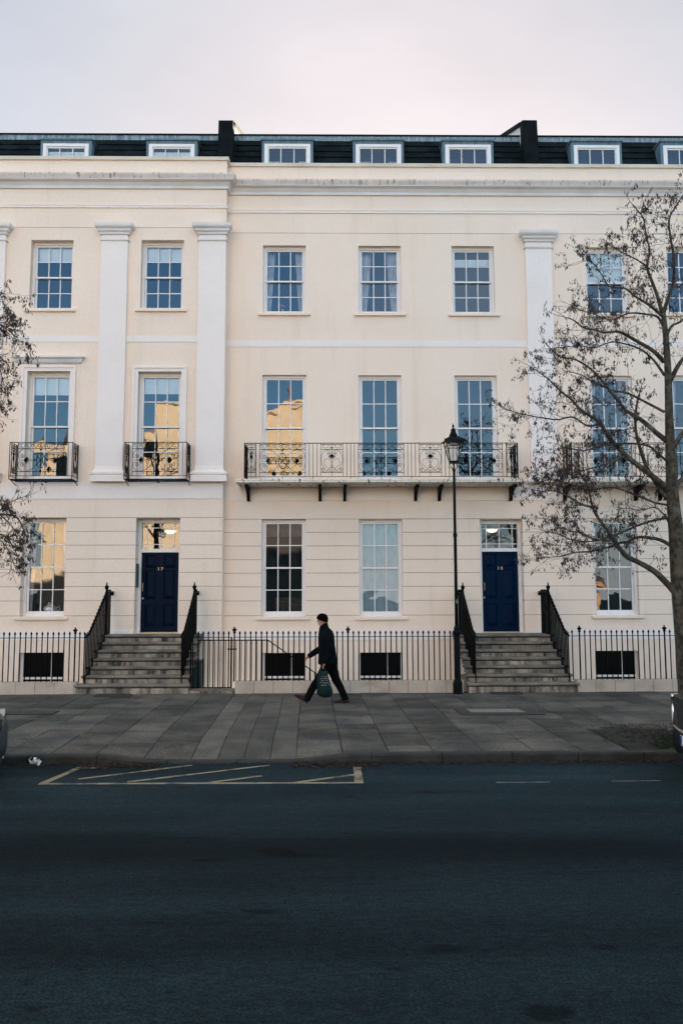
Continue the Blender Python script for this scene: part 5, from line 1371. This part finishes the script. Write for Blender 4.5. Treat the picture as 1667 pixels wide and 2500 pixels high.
lb([(1370, 1905), (1290, 1790), (1230, 1720), (1130, 1640), (1000, 1590), (820, 1560), (640, 1620), (480, 1600), (240, 1620)], T5, .022, .005, 2.0, .4)
lb([(1360, 1300), (1220, 1180), (1060, 1080), (960, 1000), (800, 980), (700, 830), (600, 700)], T5, .024, .005, 2.0, -.3)
lb([(1370, 1420), (1300, 1300), (1180, 1270), (1000, 1260), (820, 1330), (640, 1270), (440, 1210)], T5, .022, .005, 2.1, .5)
lb([(1345, 1250), (1290, 1060), (1230, 900), (1190, 770), (1215, 600), (1180, 450), (1150, 270), (1060, 150)], T5, .030, .007, 1.9, .2)
lb([(1190, 770), (1080, 700), (960, 640), (870, 590), (820, 560)], T5, .014, .004, 2.4, -.2, .1)
lb([(1360, 1260), (1400, 1130), (1460, 950), (1470, 700), (1440, 500), (1420, 280), (1500, 130), (1560, 30)], T5, .032, .007, 2.1, -.2)
lb([(1370, 2290), (1200, 2200), (1000, 2100), (820, 2060), (640, 1980), (500, 1900), (330, 1860)], T5, .022, .005, 1.6, .5)
lb([(1390, 1500), (1450, 1390), (1560, 1330), (1680, 1150), (1740, 900)], T5, .026, .006, 1.8, .3)
lb([(1430, 1960), (1530, 1780), (1640, 1640), (1800, 1400), (1950, 1100)], T5, .040, .008, 1.2, .3)
lb([(1265, 330), (1370, 170), (1500, 60), (1650, -60), (1750, -200)], T6, .040, .007, 1.2, -.3)
lb([(1290, 620), (1380, 520), (1500, 430), (1700, 260), (1850, 150)], T6, .040, .007, 1.2, .3)
lb([(1230, 760), (1130, 740), (1000, 690), (880, 640), (760, 620), (600, 640), (480, 600), (300, 560), (180, 600)], T6, .016, .005, 2.4, -.5)
lb([(1245, 900), (1200, 830), (1130, 780), (1040, 800), (930, 790)], T6, .014, .004, 2.6, .4)
lb([(1240, 420), (1160, 350), (1080, 290), (900, 270), (700, 290), (560, 330), (420, 300), (320, 340)], T6, .020, .005, 2.1, -.4)
lb([(900, 380), (760, 430), (620, 470), (500, 500), (360, 520)], T6, .014, .004, 2.4, -.3, -.2)
tree('bare_tree', 'bare street tree with dangling dark catkins at the right edge of the pavement', YT, LB, trunk_pts, 11, 26000, 0.93)

# left tree, its trunk outside the frame
LB2 = []
def lb2(pts, r0, r1, dens=1.0, dy=0.0, yo=0.0): LB2.append((limb3(pts, None, dy, yo), r0, r1, dens))
trunk2 = [(P(-215, 1790, YT), .19), (P(-212, 1600, YT), .15), (P(-205, 1400, YT), .135), (P(-200, 1200, YT), .11), (P(-195, 1000, YT), .085), (P(-200, 850, YT), .06), (P(-190, 700, YT), .04), (P(-185, 560, YT), .02)]
lb2([(-200, 1330), (-140, 1290), (-80, 1270), (-30, 1258), (0, 1256), (40, 1262), (62, 1300)], .04, .008, 2.6, -.3)
lb2([(-120, 1285), (-50, 1290), (-10, 1300), (20, 1315), (40, 1350)], .016, .006, 2.6, .2, -.1)
lb2([(-60, 1262), (-5, 1248), (18, 1230), (45, 1218), (75, 1208)], .012, .004, 1.5, .2, -.1)
lb2([(-200, 1000), (-140, 930), (-80, 880), (-40, 850), (-10, 862), (20, 890)], .036, .007, 2.6, -.3)
lb2([(-90, 885), (-50, 900), (-20, 920), (12, 950)], .014, .006, 2.6, .3, -.1)
lb2([(-195, 900), (-130, 830), (-70, 790), (-30, 788), (0, 792), (40, 822)], .030, .006, 2.2, .2)
lb2([(-60, 1275), (-20, 1300), (20, 1340), (30, 1390)], .012, .004, 2.8, .1, -.1); lb2([(0, 1256), (30, 1285), (45, 1320), (55, 1345)], .010, .004, 2.8, .1)
lb2([(-60, 800), (-20, 840), (0, 900), (15, 960)], .012, .004, 2.8, .1); lb2([(-30, 790), (20, 800), (50, 850)], .010, .004, 2.8, -.1); lb2([(-30, 690), (-10, 700), (10, 740), (20, 780)], .010, .004, 2.8, -.1)
lb2([(-196, 1100), (-140, 1040), (-80, 1010), (-40, 1000), (-15, 1010)], .03, .006, 2.0, .2)
lb2([(-192, 760), (-250, 600), (-330, 500)], .03, .006, 2.0, .2); lb2([(-200, 1150), (-300, 1000), (-420, 900)], .05, .008, 1.5, .2); lb2([(-195, 950), (-290, 850), (-350, 700)], .04, .008, 1.5, -.2)
tree('bare_tree', 'bare street tree mostly outside the left edge, only its twig ends showing', YT, LB2, trunk2, 23, 7500, 0.68)

# ================================================================== PERSON (walking left, heel strike)
YM = G(835, 1716.5, -.004).y
def HP(u, v, dy=0.0):
    p = P(700 + u * .1148, 1480 + v * .1148, YM); return Vector((p.x, YM + dy, p.z))
ZG = -0.006
def skin_obj(name, joints, edges, matn, parent, levels=2, smooth=True):
    names = list(joints); me = bpy.data.meshes.new(name); me.from_pydata([tuple(joints[n][0]) for n in names], [(names.index(a), names.index(b)) for a, b in edges], [])
    o = bpy.data.objects.new(name, me); COL.objects.link(o)
    sk = o.modifiers.new('skin', 'SKIN'); sk.use_smooth_shade = True
    for i, n in enumerate(names):
        r = joints[n][1]; me.skin_vertices[0].data[i].radius = (r, r) if not isinstance(r, tuple) else r
    me.skin_vertices[0].data[0].use_root = True
    sb = o.modifiers.new('sub', 'SUBSURF'); sb.levels = levels; sb.render_levels = levels
    bpy.context.view_layer.update()
    nm = bpy.data.meshes.new_from_object(o.evaluated_get(bpy.context.evaluated_depsgraph_get()))
    bpy.data.objects.remove(o); nm.name = name; nm.materials.clear(); nm.materials.append(M[matn])
    o = bpy.data.objects.new(name, nm); COL.objects.link(o)
    if parent: put(o, parent)
    return o
def person():
    t = thing('person', (HP(870, 1240).x, YM, 0), 'man in black coat and beanie striding left past the railings with a shopping bag', 'person')
    J = {}; E = []
    def j(n, u, v, dy, r, link=None):
        J[n] = (HP(u, v, dy), r)
        if link: E.append((link, n))
    j('pelvis', 875, 1220, 0, .085); j('spine', 880, 1050, 0, .105, 'pelvis'); j('chest', 860, 720, 0, .12, 'spine'); j('collar', 830, 540, 0, .085, 'chest')
    j('neck', 790, 430, 0, .052, 'collar'); j('skull0', 760, 350, 0, .068, 'neck'); j('skull1', 752, 280, 0, .083, 'skull0'); j('skull2', 765, 210, 0, .080, 'skull1')
    j('jaw', 695, 372, 0, .035, 'skull0'); j('chin', 676, 395, 0, .020, 'jaw')
    j('nose0', 668, 322, 0, .016, 'skull1'); j('nose1', 630, 338, 0, .008, 'nose0'); j('brow', 668, 290, 0, .030, 'skull1')
    for s, sd in ((-1, 'n'), (1, 'f')):
        j('ear' + sd, 795, 320, s * .085, (.014, .006), 'skull1')
        j('eyeR' + sd, 678, 305, s * .035, .016, 'skull1')
    # near (left) arm hangs with the bag, far (right) arm swings forward
    j('shn', 870, 600, -.17, .060, 'collar'); j('eln', 905, 890, -.235, .045, 'shn'); j('wrn', 835, 1150, -.255, .028, 'eln'); j('pan', 800, 1215, -.262, .030, 'wrn')
    j('shf', 850, 600, .17, .060, 'collar'); j('elf', 735, 905, .22, .045, 'shf'); j('wrf', 470, 1080, .20, .028, 'elf'); j('paf', 425, 1115, .195, .030, 'wrf')
    for k in range(4):
        d = (k - 1.5) * .018
        L1 = (1.0, 1.12, 1.05, .82)[k]
        j('fn%da' % k, 775, 1250, -.262 + d, .0095, 'pan'); j('fn%db' % k, 768, 1250 + 32 * L1, -.262 + d, .0088, 'fn%da' % k); j('fn%dc' % k, 792, 1255 + 40 * L1, -.262 + d, .008, 'fn%db' % k)
        j('ff%da' % k, 395, 1135 + k * 3, .195 + d, .0095, 'paf'); j('ff%db' % k, 390 + 3 * k, 1135 + 36 * L1, .195 + d, .0088, 'ff%da' % k); j('ff%dc' % k, 415, 1150 + 28 * L1, .195 + d, .008, 'ff%db' % k)
    j('tn0', 790, 1200, -.225, .010, 'pan'); j('tn1', 770, 1245, -.222, .009, 'tn0')
    j('tf0', 408, 1108, .165, .010, 'paf'); j('tf1', 382, 1128, .163, .009, 'tf0')
    j('hpn', 855, 1290, -.080, .072, 'pelvis'); j('knn', 665, 1560, -.09, .055, 'hpn'); j('ann', 440, 1915, -.09, .036, 'knn'); j('hen', 425, 1985, -.09, .036, 'ann'); j('bln', 270, 1950, -.09, .030, 'hen'); j('ton', 190, 1905, -.09, .020, 'bln')
    j('hpf', 900, 1290, .080, .072, 'pelvis'); j('knf', 1050, 1580, .09, .055, 'hpf'); j('anf', 1245, 1935, .09, .036, 'knf'); j('hef', 1262, 2010, .09, .034, 'anf'); j('blf', 1130, 2035, .09, .026, 'hef'); j('tof', 1050, 2045, .09, .018, 'blf')
    body = skin_obj('body', J, E, 'skin', t)
    for s in (-1, 1):
        m = MB(); m.smooth = True; c = HP(668, 310, s * .034); m.lathe(c.x, c.y, [(.003, c.z - .008), (.007, c.z - .004), (.008, c.z), (.007, c.z + .004), (.003, c.z + .008)], 8); m.build('eye', 'trouser', t)
        m = MB(); m.tube([HP(672, 300, s * .022), HP(655, 296, s * .04), HP(676, 300, s * .056)], .004, 4); m.build('eyebrow', 'trouser', t)
    m = MB(); m.tube([HP(652, 366, -.02), HP(645, 366, 0), HP(652, 366, .02)], .005, 5); m.build('mouth', 'pot', t)
    def loft(name, secs, matn, n=20, parent=t, power=1.0, bump_=0.0):
        m = MB(); m.smooth = True; S = []
        for u0, u1, v0, v1, hw, dy in secs:     # front point, back point (crop units), half width
            a, b = HP(u0, v0), HP(u1, v1); c = (a + b) / 2; h = (a - b) / 2; ring = []
            for k in range(n):
                th = 2 * math.pi * k / n
                w = 1 + bump_ * noise.noise(Vector((c.x * 9 + math.cos(th) * 2, c.z * 5, math.sin(th) * 2)))
                cc, ss = math.cos(th), math.sin(th)
                cc = math.copysign(abs(cc) ** power, cc); ss = math.copysign(abs(ss) ** power, ss)
                p = c + h * cc * w; ring.append((p.x, YM + dy + hw * ss * w, p.z))
            S.append(ring)
        m.sections(S); return m.build(name, matn, parent)
    loft('coat', [(722, 868, 372, 345, .062, 0), (700, 880, 440, 410, .080, 0), (694, 892, 475, 455, .095, 0), (686, 935, 510, 490, .15, 0), (676, 975, 550, 535, .20, 0), (668, 1000, 610, 600, .225, 0), (668, 1015, 700, 700, .232, 0), (672, 1028, 800, 800, .225, 0),
                  (672, 1042, 920, 920, .215, 0), (668, 1056, 1040, 1040, .22, 0), (664, 1068, 1140, 1140, .235, 0), (662, 1078, 1225, 1240, .245, 0), (690, 1050, 1228, 1240, .22, 0)], 'coat', 26, power=.92, bump_=.10)
    def sleeve(name, pts, rs, dys):
        m = MB(); m.smooth = True; q = spline([HP(u, v, dy) for (u, v), dy in zip(pts, dys)], 6); n = len(q); R_ = []
        for i in range(n):
            u = i / 6; k = min(int(u), len(rs) - 2); R_.append((rs[k] + (rs[k + 1] - rs[k]) * (u - k)) * (1 + .07 * noise.noise(q[i] * 22)))
        m.tube(q, R_, 14); return m.build(name, 'coat', t)
    sleeve('sleeve', [(885, 570), (895, 720), (905, 890), (872, 1030), (812, 1205)], (.072, .075, .066, .060, .055), (-.16, -.215, -.24, -.25, -.26))
    sleeve('sleeve', [(860, 570), (800, 740), (730, 905), (600, 990), (452, 1092)], (.072, .075, .066, .058, .048), (.16, .20, .22, .21, .20))
    def leg(pts, rs, dy):
        m = MB(); m.smooth = True; q = spline([HP(u, v, dy) for u, v in pts], 6); n = len(q); R_ = []
        for i in range(n):
            u = i / 6; k = min(int(u), len(rs) - 2); R_.append((rs[k] + (rs[k + 1] - rs[k]) * (u - k)) * (1 + .06 * noise.noise(q[i] * 18)))
        m.tube(q, R_, 14); m.build('trouser_leg', 'trouser', t)
    leg([(875, 1180), (790, 1380), (672, 1560), (560, 1720), (425, 1975)], (.105, .098, .080, .072, .064), -.085)
    leg([(900, 1180), (990, 1400), (1052, 1580), (1140, 1740), (1255, 2000)], (.105, .098, .080, .070, .062), .085)
    m = MB(); m.smooth = True
    for s in (0,):
        p = HP(885, 1200); m.lathe(p.x, YM, [(.10, p.z - .10), (.16, p.z - .02), (.17, p.z + .08)], 16, sx=.95, sy=1.0); m.build('trouser_seat', 'trouser', t)
    def shoe(heel, toe, up, dy):
        a, b = HP(*heel), HP(*toe); d = (b - a); L_ = d.length; d.normalize(); n_ = Vector((-d.z, 0, d.x)) if d.x < 0 else Vector((d.z, 0, -d.x))
        if n_.z < 0: n_ = -n_
        m = MB(); m.smooth = True; S = []
        for u, hw, hh in ((-.03, .02, .03), (.0, .033, .085), (.12, .039, .10), (.28, .038, .10), (.45, .040, .078), (.62, .047, .058), (.80, .047, .045), (.94, .034, .032), (1.0, .012, .014)):
            c = a + d * (L_ * u); S.append([(c.x + n_.x * hh * max(0, z_) , YM + dy + hw * y_, c.z + n_.z * hh * max(0, z_)) for y_, z_ in ((-1, 0), (-1, .25), (-.8, .7), (-.35, 1), (.35, 1), (.8, .7), (1, .25), (1, 0))])
        m.sections(S); o = m.build('shoe', 'shoe', t)
        m = MB(); S = []
        for u, hw in ((-.03, .024), (.05, .040), (.45, .040), (.75, .050), (.98, .024)):
            c = a + d * (L_ * u) - n_ * .001; e = c - n_ * (.016 if u < .3 else .009); S.append([(c.x, YM + dy - hw, c.z), (c.x, YM + dy + hw, c.z), (e.x, YM + dy + hw, e.z), (e.x, YM + dy - hw, e.z)])
        m.sections(S); m.build('sole', 'black', o)
    shoe((440, 2030), (165, 1880), 0, -.09)
    shoe((1325, 2062), (1010, 2068), 0, .09)
    # knitted hat
    m = MB(); m.smooth = True; S = []
    for u0, v0, u1, v1, hw in ((642, 275, 862, 350, .094), (634, 262, 874, 332, .099), (636, 238, 882, 290, .101), (650, 200, 878, 235, .095), (685, 168, 850, 185, .072), (725, 151, 805, 158, .035)):
        a, b = HP(u0, v0), HP(u1, v1); c = (a + b) / 2; h = (a - b) / 2
        S.append([(c.x + h.x * math.cos(q), YM + hw * math.sin(q), c.z + h.z * math.cos(q)) for q in [2 * math.pi * i / 18 for i in range(18)]])
    m.sections(S); m.build('beanie', 'hat', t)
    # bag hangs from the near hand, just off the leg
    bg = thing('shopping_bag', tuple(HP(800, 1280, -.262)), 'dark teal plastic shopping bag with pale printing, hanging from the walking man\'s hand', 'bag')
    m = MB(); m.smooth = True; S = []
    for v, u0, u1, hw in ((1345, 705, 860, .02), (1400, 690, 872, .04), (1500, 672, 892, .06), (1600, 658, 918, .072), (1700, 648, 945, .078), (1790, 642, 972, .078), (1840, 662, 955, .07), (1885, 730, 905, .055), (1893, 760, 880, .03)):
        a, b = HP(u0, v), HP(u1, v); c = (a + b) / 2; h = (b - a) / 2; ring = []
        for k in range(24):
            q = 2 * math.pi * k / 24; w = 1 + .30 * noise.noise(Vector((math.cos(q) * 3, math.sin(q) * 3, v * .006)))
            ring.append((c.x + h.x * math.cos(q) * w, YM - .285 + hw * math.sin(q) * w, c.z + .012 * noise.noise(Vector((math.cos(q) * 2.5, math.sin(q) * 2.5, v * .01)))))
        S.append(ring)
    m.sections(S); bb = m.build('sack', 'bagcloth', bg)
    m = MB()
    for u in (740, 830): m.tube([tuple(q) for q in spline([HP(u - 20, 1350, -.285), HP(u - 4, 1310, -.275), HP(785, 1288, -.262)], 4)], .007, 5)
    m.build('handle', 'bagcloth', bg)
    pr = MB()
    for v, segs in ((1465, ((735, 765), (800, 862))), (1505, ((725, 775), (790, 880))), (1545, ((735, 800), (820, 870))), (1590, ((720, 760), (775, 905))), (1635, ((735, 850), (865, 895)))):
        for a, b in segs:
            for k in range(3):
                ua = a + (b - a) * k / 3 + rnd.uniform(0, 4); ub = a + (b - a) * (k + .7) / 3; dz = rnd.uniform(-5, 5)
                y = YM - .285 - .078 - .006
                p, q = HP(ua, v + dz), HP(ub, v + dz - 6); h = .007
                pr.add([(p.x, y, p.z), (q.x, y, q.z), (q.x, y, q.z + h), (p.x, y, p.z + h), (p.x, y + .004, p.z), (q.x, y + .004, q.z), (q.x, y + .004, q.z + h), (p.x, y + .004, p.z + h)], [(0, 1, 2, 3), (7, 6, 5, 4), (0, 4, 5, 1), (1, 5, 6, 2), (2, 6, 7, 3), (3, 7, 4, 0)])
    pr.build('printing', 'lettering', bg)
person()

# ================================================================== PARKED CARS (nose end shows at each edge)
def car(xn, yc, dirx, paint, label, plate, big):
    """xn = x of the nose, dirx = direction the nose points; built as lofted cross-sections"""
    zg = ZR
    t = thing('parked_car', (xn - dirx * 2.0, yc, zg), label, 'car')
    H = 1.62 if big else 1.42
    def S(xb, hw, z0, z1, zs, rnd_=.12):
        x = xn - dirx * xb; pts = []
        prof = [(-1, .16), (-1.0, .55), (-.985, .8), (-.93, .94), (-.75, 1.0), (-.3, 1.02), (.3, 1.02), (.75, 1.0), (.93, .94), (.985, .8), (1.0, .55), (1, .16), (.9, 0), (-.9, 0)]
        return [(x + dirx * rnd_ * (1 - abs(a) ** 3) * 0 - 0 , yc + hw * a, zg + z0 + (z1 - z0) * b) for a, b in prof]
    W = .92 if big else .88
    m = MB(); m.smooth = True
    st = [(.0, W * .70, .24, .66), (.05, W * .80, .20, .78 if big else .72), (.16, W * .90, .18, .86 if big else .76), (.40, W * .97, .18, .93 if big else .82), (.8, W, .18, .98 if big else .88), (1.25, W, .18, 1.02 if big else .93),
          (2.0, W, .18, 1.04 if big else .95), (3.2, W, .18, 1.05 if big else .97), (3.9, W, .20, 1.03 if big else .96), (4.25, W * .95, .25, .92), (4.38, W * .85, .32, .8)]
    m.sections([S(a, b, c, d, 0) for a, b, c, d in st]); body = m.build('body', paint, t)
    m = MB(); m.smooth = True; Z0 = .98 if big else .90
    for_ = []
    for xb, hw, z1 in ((1.15, .80, Z0), (1.75, .70, H - .06), (2.2, .67, H), (3.1, .66, H - .01), (3.7, .68, H - .12), (4.2, .76, Z0)):
        x = xn - dirx * xb; for_.append([(x, yc - hw * 1.10 if z1 > 1.1 else yc - hw, zg + Z0 - .03), (x, yc - hw, zg + z1 - .05), (x, yc - hw * .8, zg + z1), (x, yc + hw * .8, zg + z1), (x, yc + hw, zg + z1 - .05), (x, yc + hw * 1.10 if z1 > 1.1 else yc + hw, zg + Z0 - .03)])
    m.sections(for_); m.build('windows', 'carglass', t).name = 'cabin_glass'
    m = MB(); m.box(xn - dirx * 3.6 - .0, xn - dirx * 1.95, yc - .60, yc + .60, zg + H - .004, zg + H + .012) if dirx < 0 else m.box(xn - dirx * 3.6, xn - dirx * 1.95, yc - .60, yc + .60, zg + H - .004, zg + H + .012)
    m.build('roof_panel', paint, t)
    for xb in (.82, 3.45):
        for s in (-1, 1):
            m = MB(); m.smooth = True; x = xn - dirx * xb; yy = yc + s * (W - .09)
            m.lathe(0, 0, [(.20, -.10), (.30, -.10), (.325, -.07), (.325, .07), (.30, .10), (.20, .10)], 24)
            w = m.build('wheel', 'black', None); w.data.transform(Matrix.Translation((x, yy, zg + .325)) @ Matrix.Rotation(math.pi / 2, 4, 'X')); put(w, t)
            m = MB(); m.lathe(0, 0, [(.02, -.102), (.19, -.104), (.2, -.09), (.2, .09), (.19, .104), (.02, .102)], 16)
            r = m.build('rim', 'silver', None); r.data.transform(Matrix.Translation((x, yy, zg + .325)) @ Matrix.Rotation(math.pi / 2, 4, 'X')); put(r, w)
    def nose(y): return xn - dirx * (.0 + .19 * abs((y - yc) / W) ** 2.6)      # plan curve of the front
    def strip(name, pts, matn, off, parent=body, th=.012):
        """band on the nose: list of (y, z0, z1)"""
        m = MB(); S_ = []
        for y, z0, z1 in pts:
            x = nose(y) + dirx * off; S_.append([(x, y, zg + z0), (x, y, zg + z1), (x - dirx * (th + .06), y, zg + z1), (x - dirx * (th + .06), y, zg + z0)])
        m.sections(S_); return m.build(name, matn, parent)
    def ys(a, b, n=9): return [yc + a + (b - a) * i / (n - 1) for i in range(n)]
    # bumper skin wrapping the front
    strip('bumper', [(y, .20, .62 if not big else .56) for y in ys(-W * .97, W * .97, 15)], paint, .012)
    strip('lower_grille', [(y, .16, .30) for y in ys(-W * .85, W * .85)], 'black', .02)
    if big:
        strip('grille', [(y, .60 - .06 * (1 - abs((y - yc) / .72) ** 4), .90) for y in ys(-.74, .74, 13)], 'matdark', .035)
        m = MB(); pts = []
        for y, z in [(.80, .90), (.81, .80), (.80, .70), (.77, .62), (.70, .555), (.58, .525), (.3, .515), (0, .51), (-.3, .515), (-.58, .525), (-.70, .555), (-.77, .62), (-.80, .70), (-.81, .80), (-.80, .90)]:
            pts.append((nose(yc + y) + dirx * .045, yc + y, zg + z))
        m.smooth = True; m.tube([tuple(p) for p in spline(pts, 3)], .028, 8); m.build('grille_surround', 'chrome', body)
        b = MB(); b.lathe(0, 0, [(.05, 0), (.05, .01), (.02, .012)], 16); o = b.build('badge', 'chrome', None); o.data.transform(Matrix.Translation((nose(yc) + dirx * .04, yc, zg + .78)) @ Matrix.Rotation(math.pi / 2 * dirx, 4, 'Y')); put(o, body)
        zp = .42
        for s in (-1, 1): strip('headlight', [(yc + s * (.80 + k * .03), .74, .90) for k in range(4)], 'chrome', .02)
    else:
        for s in (-1, 1): strip('headlight', [(yc + s * (.52 + k * .06), .60 + .006 * k, .70 + .01 * k) for k in range(6)], 'chrome', .03)
        strip('grille', [(y, .55, .68) for y in ys(-.45, .45)], 'black', .03)
        strip('lip', [(y, .155, .185) for y in ys(-W * .85, W * .85)], 'chrome', .035)
        zp = .46
    xo = nose(yc) + dirx * (.06 if big else .03)
    pm = MB(); pm.box(min(xo, xo + dirx * .012), max(xo, xo + dirx * .012), yc - .265, yc + .265, zg + zp - .058, zg + zp + .058); pl = pm.build('number_plate', 'plate', body)
    if big:
        pm = MB(); xx_ = xo + dirx * .013; pm.box(min(xx_, xx_ + .001), max(xx_, xx_ + .001), yc + .222 if dirx < 0 else yc - .262, yc + .262 if dirx < 0 else yc - .222, zg + zp - .054, zg + zp + .054); pm.build('plate_band', 'plateblue', pl)
    rot = Matrix.Rotation(-math.pi / 2 if dirx < 0 else math.pi / 2, 4, 'Z') @ Matrix.Rotation(math.pi / 2, 4, 'X')
    text_mesh('plate_letters', plate, .092, Vector((xo + dirx * .0135, yc - (.02 if big else 0) * 1, zg + zp)), rot, 'black', pl, .001).scale = (1, 1, 1)
    for s in (-1, 1):
        m = MB(); x = xn - dirx * 1.35; m.box(x - .05, x + .05, yc + s * (W + .02) - .07, yc + s * (W + .02) + .07, zg + Z0 + .02, zg + Z0 + .16); m.build('mirror', paint, t, bevel=.03)
car(PX(1643, 1800, 9.72) + .17, 9.50, -1, 'greypaint', 'grey car with a big chrome-framed grille, nose showing at the right edge', 'RK16 BJ', True)
car(PX(5.5, 1800, 9.76) - .08, 9.52, 1, 'silver', 'silver car with its front corner and white plate showing at the left edge', 'VX63 OKE', False)

# ================================================================== OPPOSITE SIDE OF THE STREET (seen mirrored in the windows)
YO = -12.0; DV = 2 * YC - YO
def V(px, py, D=DV):      # virtual image position -> x, z on the opposite building line
    p = P(px, py, D); return p.x, p.z
def opposite():
    t = thing('opposite_house', (V(560, 1444)[0], YO, 0), 'tall cream building with curved gable across the street, seen mirrored in the windows', 'house')
    outline = [V(373, 985), V(420, 990), V(446, 995), V(560, 1020), V(650, 1004), V(665, 995), V(686, 989), V(686, 983), V(714, 983), V(732, 978), V(760, 985), V(790, 1000), V(800, 1010)]
    poly = [(outline[0][0], -1)] + outline + [(outline[-1][0], -1)]
    m = MB(); m.extr(poly, 'y', YO - 10, YO); w = m.build('wall', 'goldwall', t)
    cm = MB(); pts = [(x, YO + .06, z) for x, z in outline]; cm.tube(pts, .14, 6); cm.build('gable_moulding', 'goldwall', w)
    x, z = V(704, 983); c = MB(); c.box(x - .28, x + .28, YO - 1.2, YO - .6, z - 1, z + .55); c.lathe(x, YO - .9, [(.18, z + .55), (.16, z + 1.1), (.24, z + 1.15), (.22, z + 1.25)], 10); c.build('chimney', 'pot', t)
    x0, z0 = V(95, 1084); x1, z1 = V(330, 1084); x2, z2 = V(373, 1050)
    m = MB(); m.box(x0, x1, YO - 9, YO - .3, -1, z0); m.box(x1 + .001, x2 - .002, YO - 8, YO - .35, -1, z2); m.build('wing', 'goldwall', t)
    r = MB(); r.extr([(YO - 9, z0), (YO - 4.5, z0 + 2.2), (YO - .6, z0 + .02)], 'x', x0 + .4, V(262, 1084)[0]); r.build('roof', 'roofdark', t)
    x, z = V(362, 1050); c = MB(); c.box(x - .3, x + .3, YO - 1.3, YO - .7, z - .5, z + .35); c.lathe(x, YO - 1, [(.15, z + .35), (.13, z + .75), (.2, z + .8)], 8); c.build('chimney', 'pot', t)
    for px, py, w_, h_ in ((357, 1085, .6, .8), (300, 1120, 1.0, 1.6), (180, 1130, 1.0, 1.6), (240, 1130, 1.0, 1.6)):
        x, z = V(px, py); g_ = MB(); g_.box(x - w_, x + w_, YO - .295, YO - .27, z - h_, z + h_ * .2); g_.build('window', 'carglass', t)
    xa, za = V(618, 1215); xb, _ = V(775, 1215); m = MB(); m.box(xa, xb, YO - .25, YO + 1.4, -1, za); m.extr([(YO + 1.45, za + .01), (YO - .2, za + .9), (YO - .2, za + .01)], 'x', xa - .1, xb + .1); m.build('reflection_blocker', 'roofdark', t)  # added dark block, keeps the gold wall out of a ground floor window's reflection
    # small sandstone church further back
    YCh = -45.0; D = 2 * YC - YCh
    def V2(px, py): p = P(px, py, D); return p.x, p.z
    t2 = thing('stone_church', (V2(1420, 1444)[0], YCh, 0), 'small sandstone church with a domed turret across the street, seen mirrored in a window', 'church')
    xa, _ = V2(1352, 1444); xb, _ = V2(1475, 1444); _, ze = V2(1400, 1440)
    m = MB(); m.box(xa, xb, YCh - 9, YCh, -1, ze); m.build('wall', 'sandstone', t2)
    xr, zr__ = V2(1428, 1408); m = MB(); m.extr([(xa - .3, ze + .01), (xr, zr__), (xb + .3, ze + .01)], 'y', YCh - 9, YCh + .25); m.build('roof', 'roofdark', t2)
    m = MB(); m.extr([(xa + .4, ze + .02), (xr, zr__ - .3), (xb - .4, ze + .02)], 'y', YCh + .26, YCh + .4); m.build('gable', 'sandstone', t2)
    x, z = V2(1389, 1395); m = MB(); m.lathe(x, YCh - 1, [(1.0, ze - .5), (1.0, z), (1.15, z + .1), (1.0, z + .5), (.75, z + .9), (.4, z + 1.2), (.12, z + 1.35), (.06, z + 2.3)], 8); m.build('turret', 'sandstone', t2)
    x, z = V2(1366, 1403); m = MB(); m.lathe(x, YCh - 1, [(.6, ze - .5), (.6, z), (.7, z + .1), (.5, z + .5), (.05, z + 1.2)], 8); m.build('turret', 'sandstone', t2)
opposite()
# street trees across the road: same tree, turned and moved
src = [o for o in bpy.data.objects if o.name == 'bare_tree'][0]
for (x, y, rz, s, lab) in ((V(392, 1300, 44)[0], -5.6, 2.2, 1.15, 'bare tree across the street, seen mirrored in the fanlight of door 37'), (V(1262, 1300, 45)[0], -6.2, 4.0, 1.1, 'bare tree across the street, seen mirrored in the fanlight of door 38'), (V(1500, 1300, 46)[0], -7.0, 1.0, 1.25, 'bare tree across the street, seen mirrored in the right-hand ground floor window')):
    c = copy_tree(src); c.location = (x, y, 0); c.rotation_euler = (0, 0, rz); c.scale = (s, s, s); c['label'] = lab; c['group'] = 'bare trees across the street'
m = MB(); m.box(-300, 300, -12.3, -4.2, ZR + .001, ZR + .10); struct(m.build('pavement_opposite', 'kerb'))
